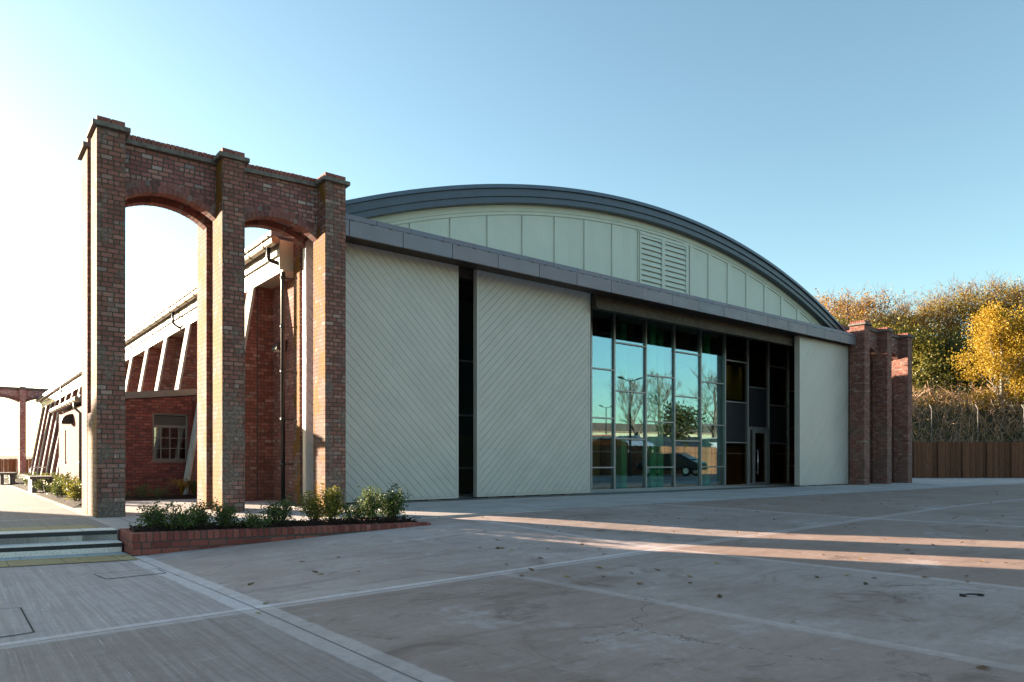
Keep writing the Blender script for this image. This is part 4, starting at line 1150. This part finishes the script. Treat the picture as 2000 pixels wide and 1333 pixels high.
tag(lf.build('bramble_leaves', M['leaf_bramble']), 'tangled brown and green brambles covering the bank', 'brambles', kind='stuff')
tag(tw.build('bramble_stems', M['twig']), 'arching brown bramble stems on the bank', 'brambles', kind='stuff')

def tree_mesh(h, crown_r, seed, n_limb=9, clear=.2, twig_levels=2, leaves=3000, leaf=.16, leaf_spread=.5, up=.8, trunk_r=None, leaf_zone=(0, 1), twig_r=.012, fork=1):
    r = random.Random(seed); wood = MB(); lf = MB(); tips = []
    tr = trunk_r or h * .016
    def branch(p, dr, L, rad, lev):
        pts = [p]; rads = [rad]; q = p.copy(); d_ = dr.normalized(); N = 4
        for k in range(N):
            d_ = (d_ + Vector((r.gauss(0, .13), r.gauss(0, .13), r.gauss(.05 * up, .09)))).normalized()
            q = q + d_ * (L / N); pts.append(q.copy()); rads.append(max(rad * (1 - (k + 1) / N * .8), twig_r * .5))
        wood.tube(pts, rads, 5 if lev < 2 else 3, False)
        if lev < twig_levels:
            nb = r.randint(4, 6) if lev else r.randint(5, 7)
            for b in range(nb):
                t = r.uniform(.3, 1.0); i = min(N - 1, int(t * N)); base = pts[i].lerp(pts[i + 1], t * N - i)
                ax_ = Vector((r.gauss(0, 1), r.gauss(0, 1), r.gauss(0, 1))).cross(d_).normalized()
                nd = (d_ * r.uniform(.6, 1.1) + ax_ * r.uniform(.5, 1.0) + Vector((0, 0, .28 * up))).normalized()
                branch(base, nd, L * r.uniform(.38, .6), max(rads[i] * .55, twig_r), lev + 1)
        else: tips.extend([pts[-1], pts[-2]])
    for fk in range(fork):
        top = Vector((r.gauss(0, h * .03) + (r.gauss(0, crown_r * .35) if fork > 1 else 0), r.gauss(0, h * .03), h * r.uniform(.74, .86)))
        tp = [Vector((r.gauss(0, .1) * fork, 0, -.3)), top * .33 + Vector((r.gauss(0, .15), r.gauss(0, .15), 0)), top * .66 + Vector((r.gauss(0, .2), r.gauss(0, .2), 0)), top]
        wood.tube(tp, [tr * 1.25, tr, tr * .6, tr * .2], 8, False)
        for k in range(n_limb):
            t = clear + (1 - clear) * (k + r.random()) / n_limb; zz = t * 3; i = min(2, int(zz)); base = tp[i].lerp(tp[i + 1], zz - i)
            a = k * 2.4 + r.uniform(-.5, .5); f = math.sin(math.pi * min(1, (t - clear) / (1 - clear) * .85 + .18))
            L = crown_r * (.45 + .65 * f) * r.uniform(.8, 1.15); d_ = Vector((math.cos(a), math.sin(a), up * r.uniform(.5, 1.2)))
            branch(base, d_, L, max(tr * (1 - t) * .55, .03), 0)
        tips.append(top)
    zs = sorted(t.z for t in tips); lo = zs[0] + (zs[-1] - zs[0]) * leaf_zone[0]; hi = zs[0] + (zs[-1] - zs[0]) * leaf_zone[1]
    tl = [t for t in tips if lo <= t.z <= hi] or tips
    for k in range(leaves):
        t = r.choice(tl); c = t + Vector((r.gauss(0, leaf_spread), r.gauss(0, leaf_spread), r.gauss(0, leaf_spread * .8))); leaf_quad(lf, c, leaf * r.uniform(.6, 1.3), r)
    return wood, lf
def tree(name, label, loc, mat, bark, group, **kw):
    root = thing(name, label, 'tree', loc, group); w_, l_ = tree_mesh(**kw)
    o = w_.build('trunk', M[bark], None, smooth=True); o.parent = root
    if kw.get('leaves', 1): o = l_.build('crown', M[mat], None); o.parent = root
    return root
def tree_at(u, vtop, D, zb, **kw):
    p = at_d(u, 900, D); ztop = CH + (HY - vtop) / FPX * D; return (p[0], p[1], zb), (ztop - zb) * 1.08
WOOD = 'trees of the wood behind the yard'
specs = [ # u, vtop, D, zbase, crown radius, material, leaves, label
    (1592, 606, 66, 3.5, 3.6, 'leaf_copper', 2200, 'thin coppery tree showing just behind the right end of the roof'),
    (1655, 574, 64, 4.0, 4.0, 'leaf_copper', 3600, 'copper leaved tree rising over the brick piers'),
    (1722, 596, 66, 4.0, 3.8, 'leaf_mixed', 3000, 'brown and green tree behind the middle of the right brick piers'),
    (1785, 582, 68, 4.2, 3.8, 'leaf_copper', 2600, 'half bare brown tree left of the tallest tree'),
    (1850, 556, 66, 4.2, 4.2, 'leaf_olive', 3400, 'olive leaved tree with pale twigs, middle of the wood'),
    (1918, 522, 66, 4.2, 4.8, 'leaf_olive', 4200, 'tallest olive brown tree with feathery top above the golden birch'),
    (1990, 536, 66, 4.2, 4.4, 'leaf_copper', 3000, 'bare topped brown tree at the right edge of the picture'),
    (2060, 560, 62, 4.2, 4.2, 'leaf_olive', 2500, 'olive tree just past the golden birch')]
for k, (u, vt, D, zb, cr, mat, lv_, lab) in enumerate(specs):
    loc, hh = tree_at(u, vt, D, zb)
    tree('woodland_tree', lab, loc, mat, 'bark_red', WOOD, h=hh, crown_r=cr, seed=40 + k, n_limb=12, clear=.12, twig_levels=2, leaves=int(lv_ * 4.2), leaf=.145, leaf_spread=.42, up=1.05, leaf_zone=(0, .8), fork=3, twig_r=.016)
low = [
    (1635, 618, 57, 3.0, 2.8, 'leaf_green', 3800, 'dark green bushy tree behind the right brick piers'),
    (1770, 640, 54, 3.2, 2.9, 'leaf_mixed', 4600, 'yellow green bushy tree beside the last brick pier'),
    (1822, 672, 54, 3.2, 3.0, 'leaf_green', 5200, 'dark evergreen thicket tree left of the golden birch'),
    (1868, 676, 57, 3.2, 2.6, 'leaf_green', 4200, 'dark green tree half hidden by the golden birch'),
    (1705, 634, 58, 3.2, 2.8, 'leaf_mixed', 3600, 'green gold tree seen between the right brick piers')]
for k, (u, vt, D, zb, cr, mat, lv_, lab) in enumerate(low):
    loc, hh = tree_at(u, vt, D, zb)
    tree('bushy_tree', lab, loc, mat, 'bark', WOOD, h=hh, crown_r=cr, seed=60 + k, n_limb=12, clear=.04, twig_levels=1, leaves=int(lv_ * 3), leaf=.17, leaf_spread=.55, up=.7, fork=2)
loc, hh = tree_at(1958, 606, 47, 2.6)
tree('birch_tree', 'bright golden yellow birch in front of the wood at the right', loc, 'leaf_gold', 'bark_pale', WOOD, h=hh, crown_r=2.3, seed=81, n_limb=18, clear=.10, twig_levels=1, leaves=26000, leaf=.11, leaf_spread=.33, up=1.2)
loc, hh = tree_at(2035, 612, 46, 2.6)
tree('birch_tree', 'second golden birch at the very right edge', loc, 'leaf_gold', 'bark_pale', WOOD, h=hh, crown_r=2.0, seed=82, n_limb=16, clear=.12, twig_levels=1, leaves=12000, leaf=.11, leaf_spread=.32, up=1.0)

# ------------------------------------------------------------------ things on the yard
def leaf_proto():
    m = MB(); m.v = [(-.5, 0, .0), (-.2, .28, .12), (.2, .24, .10), (.55, 0, .16), (.2, -.26, .12), (-.2, -.3, .1), (0, 0, .02)]
    m.f = [(0, 6, 1), (1, 6, 2), (2, 6, 3), (3, 6, 4), (4, 6, 5), (5, 6, 0)]
    return m.build('fallen_leaf', M['leaf_fallen'])
lp = leaf_proto(); tag(lp, 'small brown fallen leaf lying on the concrete yard', 'leaf', 'fallen leaves scattered on the yard')
r = random.Random(21); first = True
spots = [(490, 1143), (625, 1123), (615, 1119), (1120, 1040), (1070, 1043), (700, 1118), (1405, 1167), (1920, 1307), (520, 1180), (505, 1200), (300, 1092), (290, 1090), (280, 1089), (315, 1093), (240, 1089), (155, 1094), (70, 1092), (590, 1098), (660, 1090), (1000, 1075)]
while len(spots) < 120:
    u = r.uniform(900, 2000); v = 945 + 200 * r.random() ** 2.2
    if v < 985 - (u - 900) * .03: continue
    spots.append((u, v))
for u, v in spots:
    p = on_yard(u, v)
    if p[1] > 9.75 or (1.7 < p[0] < 5.7 and p[1] > 9.0): continue
    o = lp if first else lp.copy()
    if not first: COL.objects.link(o)
    first = False
    s = r.uniform(.045, .085); o.scale = (s, s, s); o.location = (p[0], p[1], p[2] + .004); o.rotation_euler = (r.uniform(-.2, .2), r.uniform(-.2, .2), r.uniform(0, 6.28))
def cover(label, corners, dashed=0):
    ps = [on_yard(u, v) for u, v in corners]; m = MB(); root = thing('inspection_cover', label, 'cover', ps[0], 'inspection covers let into the yard')
    for k in range(len(ps)):
        a, b = Vector(ps[k]), Vector(ps[(k + 1) % len(ps)]); dd = (b - a).normalized() * .006; w = Vector((-dd.y, dd.x, 0)); N = 8
        for j in range(N):
            p, q = a.lerp(b, j / N), a.lerp(b, (j + 1) / N); p.z = yard_z(p.x, p.y) + .004; q.z = yard_z(q.x, q.y) + .004; m.quad(p - w, q - w, q + w, p + w)
    m.build('rim', M['black_gap'], root)
    f = MB(); N = 6
    for i in range(N):
        for j in range(N):
            def P(s, t_): 
                c = Vector(ps[0]).lerp(Vector(ps[1]), s).lerp(Vector(ps[3]).lerp(Vector(ps[2]), s), t_); return (c.x, c.y, yard_z(c.x, c.y) + .0025)
            f.quad(P(i / N, j / N), P((i + 1) / N, j / N), P((i + 1) / N, (j + 1) / N), P(i / N, (j + 1) / N))
    f.build('infill', M['yard'], root)
cover('long narrow inspection cover in the brushed concrete below the steps', [(183, 1122), (308, 1112), (324, 1120), (206, 1132)])
cover('square inspection cover at the left edge of the yard', [(-20, 1192), (40, 1188), (66, 1236), (-20, 1249)])
p = on_yard(1898, 1165); db = thing('metal_bracket', 'small black bent bracket lying on the yard at the right', 'bracket', p)
m = MB(); m.tube([(p[0] - .06, p[1] + .04, p[2] + .01), (p[0] - .03, p[1] + .02, p[2] + .018), (p[0] + .03, p[1] - .02, p[2] + .016), (p[0] + .06, p[1] - .04, p[2] + .008)], .007, 6); m.box(p[0] - .075, p[0] - .05, p[1] + .02, p[1] + .06, p[2], p[2] + .02); m.box(p[0] + .05, p[0] + .075, p[1] - .06, p[1] - .02, p[2], p[2] + .02); m.build('bar', M['black'], db)

# ------------------------------------------------------------------ what the glass mirrors: the far side of the yard
def mir(u, v, D):
    p = at_d(u, v, D); return (p[0], 2 * GY - p[1], p[2])
def mtree(u, vtop, D, zb, label, seed, cr, leaves=0, mat='leaf_copper', **kw):
    p = mir(u, vtop, D); kw_ = dict(h=p[2] - zb, crown_r=cr, seed=seed, n_limb=18, clear=.2, twig_levels=2, leaves=leaves, leaf=.2, up=1.5, twig_r=.022, trunk_r=.2); kw_.update(kw)
    tree('bare_tree', label, (p[0], p[1], zb), mat, 'bark', 'trees mirrored in the hangar glass', **kw_)
mtree(1236, 735, 70, 1.5, 'round bare tree mirrored in the second glass bay', 91, 2.7)
mtree(1288, 725, 70, 1.5, 'tall bare tree mirrored in the third glass bay', 92, 2.8)
mtree(1395, 722, 66, 1.5, 'bare tree mirrored beside the dark entrance panels', 93, 2.8)
p = mir(1328, 795, 60); tree('bushy_tree', 'evergreen mirrored in the fourth glass bay', (p[0], p[1], 1.5), 'leaf_dark', 'bark', 'trees mirrored in the hangar glass', h=p[2] - 1.5, crown_r=1.3, seed=95, n_limb=10, clear=.05, twig_levels=1, leaves=2500, leaf=.25, leaf_spread=.4, up=.7)
pa, pb = mir(1130, 880, 46), mir(1460, 880, 56)
board_fence('timber_fence', 'dark timber fence mirrored low in the hangar glass', (pa[0], pa[1]), (pb[0], pb[1]), 2.0, M['timber_dark'], .3, post_step=2.7)
m = MB(); q0, q1 = Vector((pa[0], pa[1], 0)), Vector((pb[0], pb[1], 0)); dd = (q1 - q0).normalized(); nn = Vector((dd.y, -dd.x, 0))
if nn.dot(Vector((.6, -.8, 0))) < 0: nn = -nn
a_, b_ = q0 - dd * 60 + nn * .3, q1 + dd * 60 + nn * .3
m.prism([(a_.x, a_.y, 1.55), (b_.x, b_.y, 1.55), ((b_ + nn * 90).x, (b_ + nn * 90).y, 1.55), ((a_ + nn * 90).x, (a_ + nn * 90).y, 1.55)], (0, 0, -2.5)); struct(m.build('terrace', M['earth']), 'raised car park ground across the yard')
for k, (u, mt, lab) in enumerate(((1172, 'car_red', 'orange red car mirrored in the first glass bay'), (1225, 'car_blue', 'blue car mirrored in the second glass bay'), (1285, 'car_dark', 'dark car mirrored in the third glass bay'), (1345, 'car_dark', 'black car mirrored in the fourth glass bay'), (1392, 'car_white', 'pale car mirrored in the fifth glass bay'))):
    p = mir(u, 870, 53 + (u - 1172) * .03 + 2.5); car(lab, (p[0], p[1], 1.55), R(35 + 8 * k), M[mt], 'cars mirrored in the hangar glass')
car('dark car parked on the yard and mirrored by the entrance', (37.0, .8, yard_z(37, .8)), R(75), M['car_dark'])
wa = mir(1100, 815, 105); wb = mir(1500, 830, 120)
wh = thing('warehouse', 'long pale warehouse with brown roof mirrored in the glass', 'warehouse', (wa[0], wa[1], 0)); q0, q1 = Vector((wa[0], wa[1], 0)), Vector((wb[0], wb[1], 0)); dd = (q1 - q0).normalized()
m = MB(); a_ = q0 - dd * 10; b_ = q1 + dd * 10
m.prism([(a_.x, a_.y, 0), (b_.x, b_.y, 0), ((b_ + nn * 25).x, (b_ + nn * 25).y, 0), ((a_ + nn * 25).x, (a_ + nn * 25).y, 0)], (0, 0, 5.6)); m.build('wall', M['cladding'], wh)
m = MB(); c0 = a_ - nn * .4; c1 = b_ - nn * .4; e0, e1 = a_ + nn * 12.5, b_ + nn * 12.5; f0, f1 = a_ + nn * 25.4, b_ + nn * 25.4
m.quad((c0.x, c0.y, 5.6), (c1.x, c1.y, 5.6), (e1.x, e1.y, 7.6), (e0.x, e0.y, 7.6)); m.quad((e0.x, e0.y, 7.6), (e1.x, e1.y, 7.6), (f1.x, f1.y, 5.6), (f0.x, f0.y, 5.6)); m.quad((c0.x, c0.y, 5.45), (c1.x, c1.y, 5.45), (c1.x, c1.y, 5.6), (c0.x, c0.y, 5.6)); m.build('roof', M['roof_brown'], wh)
for u, vt, D, lab in ((1231, 745, 44, 'twin headed lamp post mirrored among bare branches'), (1184, 797, 80, 'distant lamp post with four heads mirrored in the first bay')):
    p = mir(u, vt, D); lpst = thing('lamp_post', lab, 'lamp post', (p[0], p[1], 0), 'lamp posts mirrored in the glass')
    m = MB(); m.tube([(p[0], p[1], 0), (p[0], p[1], p[2])], [.09, .05], 8); m.build('pole', M['black'], lpst)
    for sg in (-1, 1):
        m = MB(); a_ = Vector((p[0], p[1], p[2])); b_ = a_ + dd * sg * .55 + Vector((0, 0, .12)); m.tube([a_, b_], .03, 6); c = b_ + dd * sg * .25; m.prism([tuple(b_ - nn * .14), tuple(c - nn * .14 + Vector((0, 0, .08))), tuple(c + nn * .14 + Vector((0, 0, .08))), tuple(b_ + nn * .14)], (0, 0, .07)); m.build('lamp_head', M['black'], lpst)

# unseen building added out of frame to the left to shade the yard
NB = thing('added_shade_block', 'unseen brick building added left of the path to shade the yard', 'building', (-25, 33, 0))
NXE = -8.5
m = MB(); m.box(-62, NXE, 31, 35.5, -.5, 5.4); m.build('wall', M['wall'], NB)
m = MB(); m.prism([(-62.3, 30.6, 5.35), (-62.3, 33.25, 6.2), (-62.3, 35.9, 5.35), (-62.3, 35.9, 5.2), (-62.3, 30.6, 5.2)], (62.3 + NXE + .05, 0, 0))
m.build('roof', M['anth'], NB)
m = MB()
for k in range(6): m.box(-42 + k * 6, -39 + k * 6, 30.96, 30.998, 1, 4.2)
m.build('window', M['car_glass'], NB)

# ------------------------------------------------------------------ light
SUN_AZ, SUN_EL = 65.0, 8.8       # degrees from -x towards +y
S = Vector((-math.cos(R(SUN_AZ)) * math.cos(R(SUN_EL)), math.sin(R(SUN_AZ)) * math.cos(R(SUN_EL)), math.sin(R(SUN_EL))))
ld = bpy.data.lights.new('sun', 'SUN'); ld.energy = 3.3; ld.angle = R(.5); ld.color = (1.0, .81, .60)
lo = bpy.data.objects.new('sun', ld); COL.objects.link(lo); lo.rotation_euler = S.to_track_quat('Z', 'Y').to_euler(); lo.location = (0, 0, 40)
wd = bpy.data.worlds.new('World'); scene.world = wd; wd.use_nodes = True; nt = wd.node_tree; nt.nodes.clear()
sk = nt.nodes.new('ShaderNodeTexSky'); sk.sky_type = 'NISHITA'; sk.sun_disc = False; sk.sun_elevation = R(SUN_EL); sk.sun_rotation = math.atan2(S.x, S.y)
sk.air_density = 1.0; sk.altitude = 500; sk.dust_density = 1.1; sk.ozone_density = 1.2
bg = nt.nodes.new('ShaderNodeBackground'); bg.inputs[1].default_value = .05; wo = nt.nodes.new('ShaderNodeOutputWorld')
tn = nt.nodes.new('ShaderNodeMix'); tn.data_type = 'RGBA'; tn.blend_type = 'MULTIPLY'; tn.inputs[0].default_value = 1; tn.inputs[7].default_value = (.69, .77, .715, 1); nt.links.new(sk.outputs[0], tn.inputs[6]); nt.links.new(tn.outputs[2], bg.inputs[0]); nt.links.new(bg.outputs[0], wo.inputs[0])
cd = bpy.data.cameras.new('camera'); cam = bpy.data.objects.new('camera', cd); COL.objects.link(cam)
cam.location = (0, 0, CH); cam.rotation_euler = (R(90), 0, YAW - R(90)); cd.sensor_width = 36; cd.lens = FPX / 2000 * 36
cd.shift_y = (HY - 666.5) / 2000; cd.clip_end = 6000; cd.clip_start = .05
scene.camera = cam
vs = scene.view_settings; vs.view_transform = 'Standard'; vs.look = 'None'; vs.gamma = 1; vs.exposure = 3.4
scene.cycles.max_bounces = 8; scene.cycles.transparent_max_bounces = 16
scene.cycles.use_denoising = True
scene.cycles.sample_clamp_indirect = 4
